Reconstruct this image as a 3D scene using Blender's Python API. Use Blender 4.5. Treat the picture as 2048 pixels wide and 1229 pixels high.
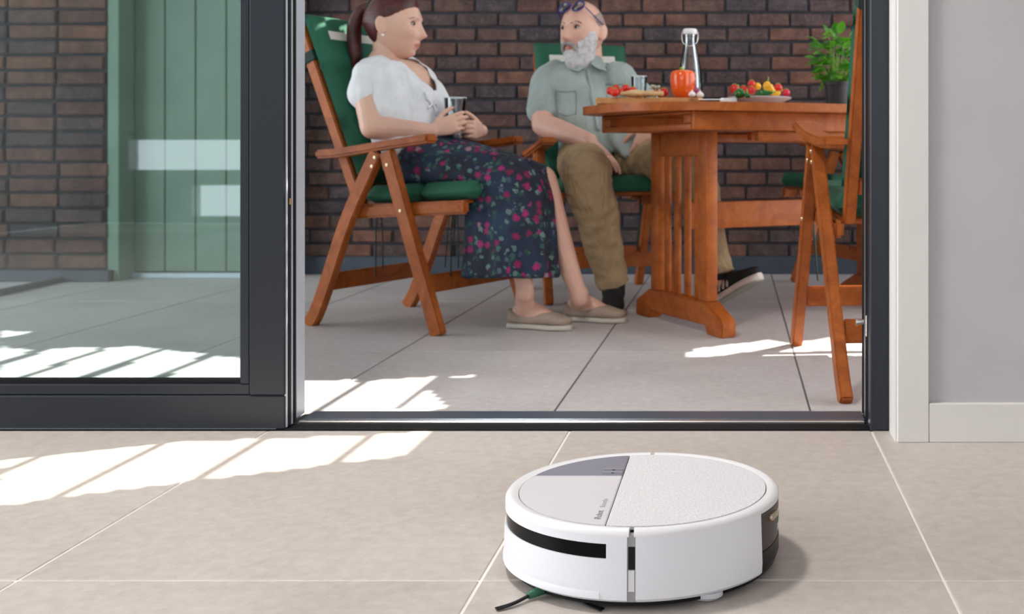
import bpy, bmesh, math, random
import numpy as np
from mathutils import Vector, Matrix, Quaternion

# ------------------------------------------------------------------ camera, light, exposure
for o in list(bpy.data.objects):
    bpy.data.objects.remove(o)
SC = bpy.context.scene
COL = SC.collection
F, CX, CY, H, GZ = 2200.0, 1472.0, 305.0, 0.56, -0.045   # focal length (px), principal point, eye height, terrace level
K = F / 2350.0
cam = bpy.data.cameras.new('camera')
cam.sensor_width = 36.0
cam.lens = 36.0 * F / 2048.0
cam.shift_x = -(CX - 1024.0) / 2048.0
cam.shift_y = -(614.5 - CY) / 2048.0
cam.dof.use_dof = True
cam.dof.focus_distance = 1.55
cam.dof.aperture_fstop = 9.0
camo = bpy.data.objects.new('camera', cam)
camo.location = (0, 0, H)
camo.rotation_euler = (math.pi / 2, 0, 0)
COL.objects.link(camo)
SC.camera = camo

world = bpy.data.worlds.new('sky')
SC.world = world
world.use_nodes = True
bg = world.node_tree.nodes['Background']
bg.inputs[0].default_value = (0.86, 0.93, 1.0, 1)
bg.inputs[1].default_value = 2.3

AZ = Vector((-0.895, -0.445, 0)).normalized()            # horizontal travel of the sunlight
EL = math.radians(48)
SUN = Vector((AZ.x * math.cos(EL), AZ.y * math.cos(EL), -math.sin(EL)))
sl = bpy.data.lights.new('sun', 'SUN')
sl.energy = 11.0
sl.angle = math.radians(0.3)
sl.color = (1.0, 0.94, 0.85)
so = bpy.data.objects.new('sun', sl)
so.rotation_euler = SUN.to_track_quat('-Z', 'Y').to_euler()
so.location = (6, 6, 6)
COL.objects.link(so)

wl = bpy.data.lights.new('room_fill_light', 'AREA')     # unseen area lamp added as soft fill from the left
wl.shape = 'RECTANGLE'; wl.size = 1.6; wl.size_y = 1.5
wl.energy = 45.0
wl.color = (1.0, 0.97, 0.94)
wo = bpy.data.objects.new('room_fill_light', wl)
wo.location = (-5.0, 0.7, 1.6)
wo.rotation_euler = (Vector((-0.1, 1.55, 0.0)) - Vector(wo.location)).to_track_quat('-Z', 'Y').to_euler()
COL.objects.link(wo)

cl = bpy.data.lights.new('ceiling_lamp_light', 'AREA')     # the room's ceiling lamp
cl.shape = 'DISK'; cl.size = 0.38
cl.energy = 24.0
cl.color = (1.0, 0.96, 0.93)
co_ = bpy.data.objects.new('ceiling_lamp_light', cl)
co_.location = (-0.95, 1.62, 2.5)
COL.objects.link(co_)

SC.view_settings.view_transform = 'Standard'
SC.view_settings.look = 'None'
SC.view_settings.gamma = 1.0
SC.view_settings.use_curve_mapping = False
SC.view_settings.exposure = 0.6

# ------------------------------------------------------------------ helpers
def G(px, py, z=GZ):
    """point of a horizontal plane seen at a pixel"""
    Y = (H - z) * F / (py - CY)
    return Vector(((px - CX) / F * Y, Y, z))
def W(px, py, yk):
    """point at a pixel at depth yk*K"""
    Y = yk * K
    return Vector(((px - CX) / F * Y, Y, H - (py - CY) / F * Y))

def link(o, parent=None, inv=True):
    COL.objects.link(o)
    if parent is not None:
        o.parent = parent
        if inv:
            o.matrix_parent_inverse = parent.matrix_world.inverted()
    return o
def tag(o, label=None, cat=None, group=None, kind=None):
    if label: o['label'] = label
    if cat: o['category'] = cat
    if group: o['group'] = group
    if kind: o['kind'] = kind
    return o
def empty(name, loc, label=None, cat=None, group=None, kind=None, rz=0.0):
    o = bpy.data.objects.new(name, None)
    o.empty_display_size = 0.05
    o.location = loc
    o.rotation_euler = (0, 0, rz)
    o.matrix_basis = Matrix.LocRotScale(Vector(loc), Quaternion((0, 0, 1), rz), None)
    COL.objects.link(o)
    o.matrix_world = o.matrix_basis
    bpy_update.append(1)
    return tag(o, label, cat, group, kind)
bpy_update = []
def parent_to(o, p):
    o.parent = p
    o.matrix_parent_inverse = p.matrix_basis.inverted() if p.parent is None else (p.parent.matrix_basis @ p.matrix_basis).inverted()

def mesh_obj(name, me, mat=None, parent=None, smooth=False, **t):
    o = bpy.data.objects.new(name, me)
    if mat is not None and not me.materials:
        me.materials.append(mat)
    COL.objects.link(o)
    if smooth:
        for p in me.polygons: p.use_smooth = True
    if parent is not None:
        o.parent = parent
        # vertices are in world space: cancel the transform of the thing
        r = parent
        m = Matrix.Identity(4)
        chain = []
        while r is not None:
            chain.append(r); r = r.parent
        if chain[-1].type == 'EMPTY':
            o.matrix_parent_inverse = chain[-1].matrix_basis.inverted() if len(chain) == 1 else Matrix.Identity(4)
    tag(o, **t)
    return o
def bm_obj(name, bm, mat=None, parent=None, smooth=False, auto=None, **t):
    me = bpy.data.meshes.new(name)
    bm.normal_update()
    bm.to_mesh(me); bm.free()
    o = mesh_obj(name, me, mat, parent, smooth, **t)
    if auto is not None:
        for p in me.polygons: p.use_smooth = True
        try:
            me.set_sharp_from_angle(angle=math.radians(auto))
        except Exception:
            pass
    return o

def add_box(bm, lo, hi, M=None, bev=0.0, seg=1):
    r = bmesh.ops.create_cube(bm, size=1.0)
    vs = r['verts']
    c = [(a + b) / 2 for a, b in zip(lo, hi)]
    s = [abs(b - a) for a, b in zip(lo, hi)]
    for v in vs:
        v.co = Vector((v.co.x * s[0] + c[0], v.co.y * s[1] + c[1], v.co.z * s[2] + c[2]))
    if bev > 0:
        es = list({e for v in vs for e in v.link_edges})
        rr = bmesh.ops.bevel(bm, geom=es, offset=min(bev, min(s) * 0.45), segments=seg, affect='EDGES', profile=0.5)
        vs = list({v for f in rr['faces'] for v in f.verts} | {v for v in vs if v.is_valid})
    if M is not None:
        for v in vs: v.co = M @ v.co
    return vs
def box(name, lo, hi, mat, parent=None, bev=0.0, M=None, seg=1, **t):
    bm = bmesh.new()
    add_box(bm, lo, hi, M, bev, seg)
    return bm_obj(name, bm, mat, parent, auto=35 if bev > 0 else None, **t)
def frame_matrix(a, b, side):
    """x along a->b, y close to side, origin a"""
    x = (b - a).normalized()
    z = x.cross(side).normalized()
    y = z.cross(x)
    m = Matrix((x, y, z)).transposed().to_4x4()
    m.translation = a
    return m
def bar(name, a, b, side, wy, wz, mat, parent, bev=0.004, ext=0.0, **t):
    a = Vector(a); b = Vector(b)
    M = frame_matrix(a, b, Vector(side))
    L = (b - a).length
    return box(name, (-ext, -wy / 2, -wz / 2), (L + ext, wy / 2, wz / 2), mat, parent, bev, M, 2, **t)

def prism(bm, poly, z0, z1, M=None):
    """extrude a polygon (x,y) from z0 to z1"""
    lo = [bm.verts.new((x, y, z0)) for x, y in poly]
    hi = [bm.verts.new((x, y, z1)) for x, y in poly]
    n = len(poly)
    bm.faces.new(lo[::-1]); bm.faces.new(hi)
    for i in range(n):
        bm.faces.new((lo[i], lo[(i + 1) % n], hi[(i + 1) % n], hi[i]))
    vs = lo + hi
    if M is not None:
        for v in vs: v.co = M @ v.co
    return vs
def lathe(bm, prof, a0=0.0, a1=2 * math.pi, n=48, closed_prof=False, M=None, sx=1.0, sy=1.0):
    full = abs(a1 - a0 - 2 * math.pi) < 1e-6
    cols = n if full else n + 1
    rings = []
    for i in range(cols):
        a = a0 + (a1 - a0) * i / n
        rings.append([bm.verts.new((r * math.cos(a) * sx, r * math.sin(a) * sy, z)) for r, z in prof])
    m = len(prof)
    for i in range(n):
        A = rings[i]; B = rings[(i + 1) % cols]
        for j in range(m if closed_prof else m - 1):
            k = (j + 1) % m
            try: bm.faces.new((A[j], B[j], B[k], A[k]))
            except Exception: pass
    if not full and closed_prof:
        bm.faces.new(rings[0]); bm.faces.new(rings[-1][::-1])
    vs = [v for r in rings for v in r]
    if M is not None:
        for v in vs: v.co = M @ v.co
    bmesh.ops.remove_doubles(bm, verts=vs, dist=1e-6)
    bmesh.ops.recalc_face_normals(bm, faces=bm.faces[:])
    return vs
def catmull(pts, n):
    """smooth list of tuples (any length)"""
    P = [np.array(p, float) for p in pts]
    P = [2 * P[0] - P[1]] + P + [2 * P[-1] - P[-2]]
    out = []
    for i in range(1, len(P) - 2):
        for k in range(n):
            t = k / n
            a, b, c, d = P[i - 1], P[i], P[i + 1], P[i + 2]
            out.append(0.5 * ((2 * b) + (-a + c) * t + (2 * a - 5 * b + 4 * c - d) * t * t + (-a + 3 * b - 3 * c + d) * t ** 3))
    out.append(P[-2])
    return out
def loft(bm, secs, side=(0, 1, 0), seg=16, smooth=4, power=2.0, wob=None):
    """secs: (x,y,z, ra, rb): ra along `side`, rb across; smooth capped tube"""
    S = catmull(secs, smooth) if smooth > 1 else [np.array(s, float) for s in secs]
    n = len(S)
    rings = []
    side = Vector(side).normalized()
    for i, s in enumerate(S):
        p = Vector(s[:3])
        t = Vector(S[min(i + 1, n - 1)][:3]) - Vector(S[max(i - 1, 0)][:3])
        if t.length < 1e-9: t = Vector((0, 0, 1))
        t.normalize()
        u = side - t * side.dot(t)
        if u.length < 1e-4: u = t.orthogonal()
        u.normalize()
        w = t.cross(u)
        ring = []
        for k in range(seg):
            a = 2 * math.pi * k / seg
            c, d = math.cos(a), math.sin(a)
            if power != 2.0:
                c = math.copysign(abs(c) ** (2 / power), c); d = math.copysign(abs(d) ** (2 / power), d)
            m = 1.0 if wob is None else wob(i / (n - 1), a)
            ring.append(bm.verts.new(p + u * (c * s[3] * m) + w * (d * s[4] * m)))
        rings.append(ring)
    for i in range(n - 1):
        for k in range(seg):
            q = (k + 1) % seg
            bm.faces.new((rings[i][k], rings[i][q], rings[i + 1][q], rings[i + 1][k]))
    bm.faces.new(rings[0][::-1]); bm.faces.new(rings[-1])
    return rings
def ball(bm, c, r, M=None, u=16, v=10):
    rr = bmesh.ops.create_uvsphere(bm, u_segments=u, v_segments=v, radius=1.0)
    r = (r, r, r) if not hasattr(r, '__len__') else r
    for x in rr['verts']:
        p = Vector((x.co.x * r[0], x.co.y * r[1], x.co.z * r[2]))
        if M is not None: p = M @ p
        x.co = p + Vector(c)
    return rr['verts']
def tube(bm, pts, r, seg=8, smooth=4):
    return loft(bm, [(*p, r if not hasattr(r, '__len__') else r[i], r if not hasattr(r, '__len__') else r[i]) for i, p in enumerate(pts)], side=(0.3, 0.9, 0.2), seg=seg, smooth=smooth)
def remesh(bm, voxel, smooth=4, fac=0.5):
    """union of closed shapes into one continuous surface"""
    me = bpy.data.meshes.new('tmp'); bmesh.ops.recalc_face_normals(bm, faces=bm.faces[:]); bm.to_mesh(me); bm.free()
    o = bpy.data.objects.new('tmp', me); COL.objects.link(o)
    m = o.modifiers.new('r', 'REMESH'); m.mode = 'VOXEL'; m.voxel_size = voxel
    s = o.modifiers.new('s', 'SMOOTH'); s.iterations = smooth; s.factor = fac
    dg = bpy.context.evaluated_depsgraph_get()
    out = bpy.data.meshes.new_from_object(o.evaluated_get(dg))
    bpy.data.objects.remove(o); bpy.data.meshes.remove(me)
    return out

# ------------------------------------------------------------------ materials
MATS = {}
def nmat(name):
    m = bpy.data.materials.new(name); m.use_nodes = True
    MATS[name] = m
    nt = m.node_tree
    return m, nt, nt.nodes['Principled BSDF']
def L(nt, a, b): nt.links.new(a, b)
def coords(nt, scale=(1, 1, 1), kind='Object', rot=(0, 0, 0)):
    t = nt.nodes.new('ShaderNodeTexCoord'); mp = nt.nodes.new('ShaderNodeMapping')
    mp.inputs['Scale'].default_value = scale; mp.inputs['Rotation'].default_value = rot
    L(nt, t.outputs[kind], mp.inputs['Vector'])
    return mp.outputs['Vector']
def noise(nt, vec, scale, detail=4.0, rough=0.55, dist=0.0):
    n = nt.nodes.new('ShaderNodeTexNoise')
    n.inputs['Scale'].default_value = scale; n.inputs['Detail'].default_value = detail
    n.inputs['Roughness'].default_value = rough; n.inputs['Distortion'].default_value = dist
    if vec is not None: L(nt, vec, n.inputs['Vector'])
    return n.outputs['Fac']
def ramp(nt, fac, stops, interp='LINEAR'):
    r = nt.nodes.new('ShaderNodeValToRGB')
    r.color_ramp.interpolation = interp
    e = r.color_ramp.elements
    while len(e) > 1: e.remove(e[-1])
    e[0].position = stops[0][0]; e[0].color = (*stops[0][1], 1)
    for p, c in stops[1:]:
        x = e.new(p); x.color = (*c, 1)
    L(nt, fac, r.inputs['Fac'])
    return r.outputs['Color']
def mix(nt, fac, a, b, mode='MIX'):
    m = nt.nodes.new('ShaderNodeMix'); m.data_type = 'RGBA'; m.blend_type = mode
    if hasattr(fac, 'is_output'): L(nt, fac, m.inputs[0])
    else: m.inputs[0].default_value = fac
    for s, i in ((a, 6), (b, 7)):
        if hasattr(s, 'is_output'): L(nt, s, m.inputs[i])
        else: m.inputs[i].default_value = (*s, 1)
    return m.outputs[2]
def mathn(nt, op, a, b=0.0):
    m = nt.nodes.new('ShaderNodeMath'); m.operation = op
    for s, i in ((a, 0), (b, 1)):
        if hasattr(s, 'is_output'): L(nt, s, m.inputs[i])
        else: m.inputs[i].default_value = s
    return m.outputs[0]
def bump(nt, bsdf, height, strength=0.3, dist=0.01):
    b = nt.nodes.new('ShaderNodeBump'); b.inputs['Strength'].default_value = strength; b.inputs['Distance'].default_value = dist
    L(nt, height, b.inputs['Height']); L(nt, b.outputs['Normal'], bsdf.inputs['Normal'])
def obj_random(nt):
    return nt.nodes.new('ShaderNodeObjectInfo').outputs['Random']
def plain(name, col, rough=0.5, metal=0.0, var=0.06, vscale=12.0, bmp=0.0, bscale=60.0, **kw):
    m, nt, b = nmat(name)
    v = coords(nt)
    n = noise(nt, v, vscale)
    lo = tuple(max(0, c * (1 - var)) for c in col); hi = tuple(min(1, c * (1 + var)) for c in col)
    L(nt, ramp(nt, n, [(0.3, lo), (0.7, hi)]), b.inputs['Base Color'])
    b.inputs['Roughness'].default_value = rough; b.inputs['Metallic'].default_value = metal
    if bmp: bump(nt, b, noise(nt, v, bscale, 3), bmp, 0.004)
    for k, x in kw.items():
        b.inputs[k.replace('_', ' ')].default_value = x
    return m
def tile_mat(name, c0, c1, c2, rough):
    m, nt, b = nmat(name)
    v = coords(nt)
    oi = nt.nodes.new('ShaderNodeObjectInfo')
    add = nt.nodes.new('ShaderNodeVectorMath'); add.operation = 'ADD'
    sc = nt.nodes.new('ShaderNodeVectorMath'); sc.operation = 'SCALE'; sc.inputs['Scale'].default_value = 17.0
    cmb = nt.nodes.new('ShaderNodeCombineXYZ')
    L(nt, oi.outputs['Random'], cmb.inputs[0]); L(nt, oi.outputs['Random'], cmb.inputs[1])
    L(nt, cmb.outputs[0], sc.inputs[0]); L(nt, v, add.inputs[0]); L(nt, sc.outputs[0], add.inputs[1])
    vv = add.outputs[0]
    big = noise(nt, vv, 2.2, 5, 0.6, 0.4)
    fine = noise(nt, vv, 45, 4)
    base = ramp(nt, big, [(0.3, c0), (0.5, c1), (0.72, c2)])
    base = mix(nt, 0.10, base, ramp(nt, fine, [(0.35, (0.25, 0.22, 0.2)), (0.65, (0.9, 0.87, 0.84))]))
    # fine marble veins
    vn = noise(nt, vv, 5.5, 8, 0.7, 1.2)
    d = mathn(nt, 'ABSOLUTE', mathn(nt, 'SUBTRACT', vn, 0.5))
    vein = ramp(nt, d, [(0.0, (0.80, 0.78, 0.76)), (0.009, (1, 1, 1))])
    base = mix(nt, 0.5, base, vein, 'MULTIPLY')
    L(nt, base, b.inputs['Base Color'])
    b.inputs['Roughness'].default_value = rough
    bump(nt, b, fine, 0.03, 0.002)
    return m
tile_in = tile_mat('tile_beige', (0.49, 0.43, 0.38), (0.54, 0.48, 0.43), (0.59, 0.53, 0.48), 0.42)
tile_out = tile_mat('tile_grey', (0.47, 0.44, 0.43), (0.54, 0.51, 0.50), (0.60, 0.57, 0.56), 0.55)
grout_in = plain('grout_light', (0.86, 0.82, 0.76), 0.9)
grout_out = plain('grout_dark', (0.10, 0.095, 0.10), 0.9)
frame_mat = plain('anthracite_aluminium', (0.015, 0.019, 0.026), 0.38, 0.0, 0.05, 200, 0.02, 900, Specular_IOR_Level=0.35)
gasket = plain('black_rubber', (0.006, 0.006, 0.007), 0.6, Specular_IOR_Level=0.2)
alu = plain('pale_aluminium', (0.55, 0.60, 0.66), 0.35, 0.35)  # on the door leaf's edge strip the paleness stands for sunlight
steel = plain('bright_steel', (0.75, 0.73, 0.70), 0.25, 0.9)
white_paint = plain('white_paint', (0.74, 0.71, 0.68), 0.5, 0, 0.02, 4, 0.02, 150)
wall_grey = plain('grey_plaster', (0.53, 0.51, 0.515), 0.85, 0, 0.04, 3, 0.12, 120)
ceil_mat = plain('ceiling_white', (0.8, 0.79, 0.77), 0.9)
plinth_mat = plain('slate_blue_plinth', (0.045, 0.06, 0.085), 0.6, 0, 0.15)
green_board = plain('green_painted_board', (0.17, 0.26, 0.19), 0.55, 0, 0.08, 6, 0.05, 80)
mortar_mat = plain('dark_mortar', (0.034, 0.034, 0.042), 0.95, 0, 0.2, 40, 0.3, 90)
sun_mask_mat = plain('sun_mask_board', (0.5, 0.48, 0.46), 0.8)
def brick_mat():
    m, nt, b = nmat('clay_brick')
    oi = nt.nodes.new('ShaderNodeObjectInfo')
    base = ramp(nt, oi.outputs['Random'], [(0.0, (0.072, 0.046, 0.046)), (0.18, (0.100, 0.048, 0.040)), (0.34, (0.060, 0.046, 0.052)), (0.5, (0.128, 0.062, 0.048)), (0.66, (0.084, 0.054, 0.052)), (0.8, (0.155, 0.072, 0.048)), (0.92, (0.100, 0.058, 0.048))], 'CONSTANT')
    g = nt.nodes.new('ShaderNodeNewGeometry')
    n1 = noise(nt, g.outputs['Position'], 16, 5, 0.65)
    n2 = noise(nt, g.outputs['Position'], 70, 4, 0.6)
    c = mix(nt, 0.75, base, ramp(nt, n1, [(0.28, (0.45, 0.42, 0.46)), (0.5, (1.0, 1.0, 1.0)), (0.75, (1.9, 1.75, 1.6))]), 'MULTIPLY')
    c = mix(nt, ramp(nt, n2, [(0.55, (0, 0, 0)), (0.78, (0.35, 0.35, 0.35))]), c, (0.30, 0.23, 0.20))
    L(nt, c, b.inputs['Base Color'])
    b.inputs['Roughness'].default_value = 0.9
    bump(nt, b, n2, 0.6, 0.006)
    return m
brick_m = brick_mat()
def wood_mat(name, dark, mid, light, rough=0.38):
    m, nt, b = nmat(name)
    tc = nt.nodes.new('ShaderNodeTexCoord')
    # grain follows the longest generated axis of every bar: use generated x stretched
    mp = nt.nodes.new('ShaderNodeMapping'); mp.inputs['Scale'].default_value = (1.0, 1.0, 1.0)
    L(nt, tc.outputs['Object'], mp.inputs['Vector'])
    n1 = noise(nt, mp.outputs[0], 9, 6, 0.65, 1.5)
    n2 = noise(nt, mp.outputs[0], 55, 4, 0.6, 3.0)
    f = mathn(nt, 'ADD', mathn(nt, 'MULTIPLY', n1, 0.7), mathn(nt, 'MULTIPLY', n2, 0.3))
    c = ramp(nt, f, [(0.33, dark), (0.5, mid), (0.68, light)])
    r = obj_random(nt)
    c = mix(nt, 0.35, c, ramp(nt, r, [(0, (0.78, 0.72, 0.68)), (1, (1.12, 1.1, 1.08))]), 'MULTIPLY')
    L(nt, c, b.inputs['Base Color'])
    b.inputs['Roughness'].default_value = rough
    b.inputs['Coat Weight'].default_value = 0.05; b.inputs['Specular IOR Level'].default_value = 0.25
    bump(nt, b, n2, 0.05, 0.002)
    return m
wood = wood_mat('oiled_hardwood', (0.24, 0.054, 0.009), (0.37, 0.095, 0.016), (0.50, 0.145, 0.028), 0.45)
def glass_mat(name, tint=(0.93, 0.97, 0.95), refl=0.09, rough=0.0):
    m, nt, b = nmat(name)
    nt.nodes.remove(b)
    t = nt.nodes.new('ShaderNodeBsdfTransparent'); t.inputs[0].default_value = (*tint, 1)
    g = nt.nodes.new('ShaderNodeBsdfGlossy'); g.inputs['Roughness'].default_value = rough
    fr = nt.nodes.new('ShaderNodeFresnel'); fr.inputs[0].default_value = 1.5
    sc = mathn(nt, 'ADD', mathn(nt, 'MULTIPLY', fr.outputs[0], 1.0), refl - 0.04)
    mx = nt.nodes.new('ShaderNodeMixShader')
    L(nt, sc, mx.inputs[0]); L(nt, t.outputs[0], mx.inputs[1]); L(nt, g.outputs[0], mx.inputs[2])
    L(nt, mx.outputs[0], nt.nodes['Material Output'].inputs[0])
    return m
pane_mat = glass_mat('door_glass', (0.81, 0.90, 0.90), 0.085, 0.012)

# ------------------------------------------------------------------ structure: floors
Y_SILL0 = 0.56 * F / 557.0      # inner face of the sliding door
Y_SILL1 = 0.56 * F / 521.0      # outer edge of the sill
Y_TRIM = 0.56 * F / 581.0
Y_WALL = (H - GZ) * F / 243.0
Y_PIER = (H - GZ) * F / 258.0

def tile_mesh(w, d, t, name):
    bm = bmesh.new()
    add_box(bm, (0, 0, -t), (w, d, 0), None, 0.0018, 1)
    me = bpy.data.meshes.new(name); bm.normal_update(); bm.to_mesh(me); bm.free()
    return me
def tiled_floor(name, z, x0, x1, y0, y1, xs, ys, gap, tmat, gmat, label, zt=0.0, clip=None):
    fl = box(name, (x0, y0, z - 0.12), (x1, y1, z - 0.0016), gmat)
    tag(fl, label, 'floor', kind='structure')
    cache = {}
    for i in range(len(xs) - 1):
        for j in range(len(ys) - 1):
            a, b = max(xs[i], x0), min(xs[i + 1], x1)
            c, d = max(ys[j], y0), min(ys[j + 1], y1)
            if b - a < 0.02 or d - c < 0.02: continue
            w, dd = round(b - a - gap, 4), round(d - c - gap, 4)
            if (w, dd) not in cache:
                cache[(w, dd)] = tile_mesh(w, dd, 0.012, 'tile')
                cache[(w, dd)].materials.append(tmat)
            o = bpy.data.objects.new('tile', cache[(w, dd)])
            o.location = (a + gap / 2, c + gap / 2, z)
            COL.objects.link(o); o.parent = fl
    return fl
# inside: joints found at pixels (540|1138|1752, 865) and y = 1161
jx = [G(p, 865, 0).x for p in (540, 1138, 1752)]
tw = (jx[2] - jx[0]) / 2
jy = G(1000, 1161, 0).y
xs = [jx[1] + tw * k for k in range(-8, 6)]
tdep = tw * 1.9
ys = [jy + tdep * k for k in range(-4, 3)]
tiled_floor('floor', 0.0, -5.1, 2.2, -4.2, Y_SILL0, xs, ys, 0.0032, tile_in, grout_in, 'beige stone tile floor of the room with thin pale joints')
# outside: joints at (1106|1622, 826), rows at y = 704 and 603
ox = [G(p, 826).x for p in (1106, 1622)]
ow = ox[1] - ox[0]
oy = [G(1500, p).y for p in (704, 603)]
od = oy[1] - oy[0]
tiled_floor('terrace_floor', GZ, -5.5, 5.0, Y_SILL1 - 0.1, Y_WALL + 1.5, [ox[0] + ow * k for k in range(-9, 10)], [oy[0] + od * k for k in range(-2, 5)], 0.0045, tile_out, grout_out, 'pale grey terrace tile floor with dark joints')

# ------------------------------------------------------------------ structure: brick wall
def brick_mesh(w, h, d, seed):
    rnd = random.Random(seed)
    bm = bmesh.new()
    add_box(bm, (0, 0, 0), (w, d, h), None, 0.006, 1)
    for v in bm.verts:
        v.co += Vector((rnd.uniform(-1, 1), rnd.uniform(-1, 1), rnd.uniform(-1, 1))) * 0.0022
    me = bpy.data.meshes.new('brick'); bm.normal_update(); bm.to_mesh(me); bm.free()
    me.materials.append(brick_m)
    return me
def brick_wall(name, label, yface, x0, x1, zb, zsee, ztop, bw, bh, joint, phase, xv0, xv1, stack=False):
    rnd = random.Random(hash(name) % 1000 if False else len(name))
    wl_ = box(name, (x0, yface + 0.012, zb), (x1, yface + 0.22, ztop), mortar_mat)
    tag(wl_, label, 'wall', kind='structure')
    full = [brick_mesh(bw - joint, bh - joint, 0.05, k) for k in range(5)]
    cut = {}
    stuff = bmesh.new()
    nrow = int((ztop - zb) / bh)
    for r in range(nrow):
        z = zb + r * bh
        off = (phase + (0.5 if r % 2 else 0.0) * (0 if stack else 1)) * bw + rnd.uniform(-.012, .012)
        k0 = int(math.floor((x0 - off) / bw)) - 1
        k1 = int(math.ceil((x1 - off) / bw)) + 1
        for k in range(k0, k1):
            a, b = off + k * bw, off + (k + 1) * bw - joint
            a2, b2 = max(a, x0), min(b, x1)
            if b2 - a2 < 0.02: continue
            if z < zsee and b2 > xv0 and a2 < xv1:
                if b2 - a2 > bw - joint - 0.001: me = rnd.choice(full)
                else:
                    key = round(b2 - a2, 2)
                    if key not in cut: cut[key] = brick_mesh(key, bh - joint, 0.05, 9)
                    me = cut[key]
                o = bpy.data.objects.new('brick', me)
                o.location = (a2, yface + rnd.uniform(-0.003, 0.003), z + joint / 2)
                o.rotation_euler = (0, rnd.uniform(-.006, .006), rnd.uniform(-.006, .006))
                COL.objects.link(o); o.parent = wl_
            else:
                add_box(stuff, (a2, yface, z + joint / 2), (b2, yface + 0.03, z + bh - joint / 2))
    o = bm_obj('brickwork', stuff, brick_m, None, kind='stuff')
    o.parent = wl_
    return wl_
sW = F / Y_WALL
BW, BH = 83.5 / sW, 28.9 / sW
zpl = H - (512 - CY) / sW
xg1 = (540 - CX) / sW     # end of the green boarding, behind the door stile
brick_wall('wall_back', 'dark red and purple brick wall behind the terrace table', Y_WALL, xg1, 2.3, zpl - 0.012, H + 312 / sW, 2.3, BW, BH, 0.012, 0.30, (600 - CX) / sW, (1730 - CX) / sW)
pl = box('baseboard_back', (xg1, Y_WALL - 0.02, GZ), (2.3, Y_WALL + 0.1, zpl - 0.002), plinth_mat, None, 0.004)
tag(pl, 'slate blue plinth along the foot of the brick wall', 'plinth', kind='structure')
sP = F / Y_PIER
xp = (212 - CX) / sP
brick_wall('wall_left', 'greyish brick wall seen through the glass door', Y_PIER, -4.6, xp, GZ + 0.055, H + 312 / sP, 2.3, 100 / sP, 30.7 / sP, 0.012, 0.43, (-40 - CX) / sP, xp, True)
pl2 = box('baseboard_left', (-4.6, Y_PIER - 0.03, GZ), (xp + 0.03, Y_PIER + 0.1, GZ + 0.053), plinth_mat, None, 0.004)
tag(pl2, 'dark blue plinth below the brick wall behind the glass', 'plinth', kind='structure')
# green boarded door in the corner
Y_GR = Y_PIER + 0.14
gr = empty('door_2', ((xp + xg1) / 2, Y_GR, GZ), 'green vertical board door beyond the glass panel', 'door', kind='structure')
box('door_jamb', (xp, Y_PIER + 0.01, GZ + 0.0), (xp + 0.055, Y_GR + 0.1, 2.2), green_board, gr, 0.004)
bwid = 0.148
x = xp + 0.057
while x < xg1 + 0.1:
    box('board', (x, Y_GR, GZ + 0.03), (x + bwid - 0.004, Y_GR + 0.04, 2.2), green_board, gr, 0.004)
    x += bwid
box('threshold', (xp + 0.05, Y_GR - 0.02, GZ), (xg1 + 0.1, Y_GR + 0.08, GZ + 0.026), alu, gr, 0.003)
box('backing', (xp, Y_GR + 0.042, GZ), (xg1 + 0.15, Y_GR + 0.2, 2.2), green_board, gr)

ga, gb = G(-60, 604), G(138, 561)
M_ = frame_matrix(ga, gb, Vector((-1, 0, 0)))
es_ = box('trim_6', (0, -0.018, 0.0), ((gb - ga).length - 0.07, 0.018, 0.024), plinth_mat, None, 0.004, M_)
tag(es_, 'dark blue edging strip running over the terrace tiles to the brick wall', 'edging', kind='structure')

# ------------------------------------------------------------------ structure: sliding door, sill, right jamb
sD = F / Y_SILL0
XS = (570 - CX) / sD            # free edge of the sliding leaf
XR = (1740 - CX) / sD           # opening side of the right jamb
d1 = empty('door_1', (XS - 0.6, Y_SILL0, 0), 'anthracite sliding glass door leaf standing left of the opening', 'door', kind='structure')
zr = H - (792 - CY) / sD
zb_ = H - (770 - CY) / sD
x_st = (498 - CX) / sD
x_bd = (478 - CX) / sD
box('bottom_rail', (-3.6, Y_SILL0, 0.002), (XS, Y_SILL0 + 0.062, zr), frame_mat, d1, 0.003)
box('stile', (x_st, Y_SILL0 - 0.0006, zr), (XS, Y_SILL0 + 0.062, 2.3), frame_mat, d1, 0.003)
box('glazing_bead', (-3.6, Y_SILL0 + 0.003, zr + 0.0008), (x_st, Y_SILL0 + 0.03, zb_), frame_mat, d1, 0.002)
box('glazing_bead', (x_bd, Y_SILL0 + 0.003, zb_), (x_st - 0.0008, Y_SILL0 + 0.03, 2.3), frame_mat, d1, 0.002)
box('gasket', (-3.6, Y_SILL0 + 0.012, zb_), (x_bd, Y_SILL0 + 0.028, zb_ + 0.009), gasket, d1)
box('glass_pane', (-3.6, Y_SILL0 + 0.030, zr), (x_bd + 0.01, Y_SILL0 + 0.034, 2.3), pane_mat, d1)
box('back_rail', (-3.6, Y_SILL0 + 0.036, zr), (x_st, Y_SILL0 + 0.062, zb_ - 0.01), frame_mat, d1)
box('edge_seal', (XS - 0.03, Y_SILL0 + 0.004, 0.006), (XS + 0.0015, Y_SILL0 + 0.010, 2.3), alu, d1)
box('edge_seal', (XS - 0.03, Y_SILL0 + 0.012, 0.006), (XS + 0.003, Y_SILL0 + 0.024, 2.3), gasket, d1)
box('edge_seal', (XS - 0.03, Y_SILL0 + 0.027, 0.006), (XS + 0.0015, Y_SILL0 + 0.036, 2.3), alu, d1)
box('edge_seal', (XS - 0.03, Y_SILL0 + 0.039, 0.006), (XS + 0.003, Y_SILL0 + 0.049, 2.3), gasket, d1)
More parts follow.
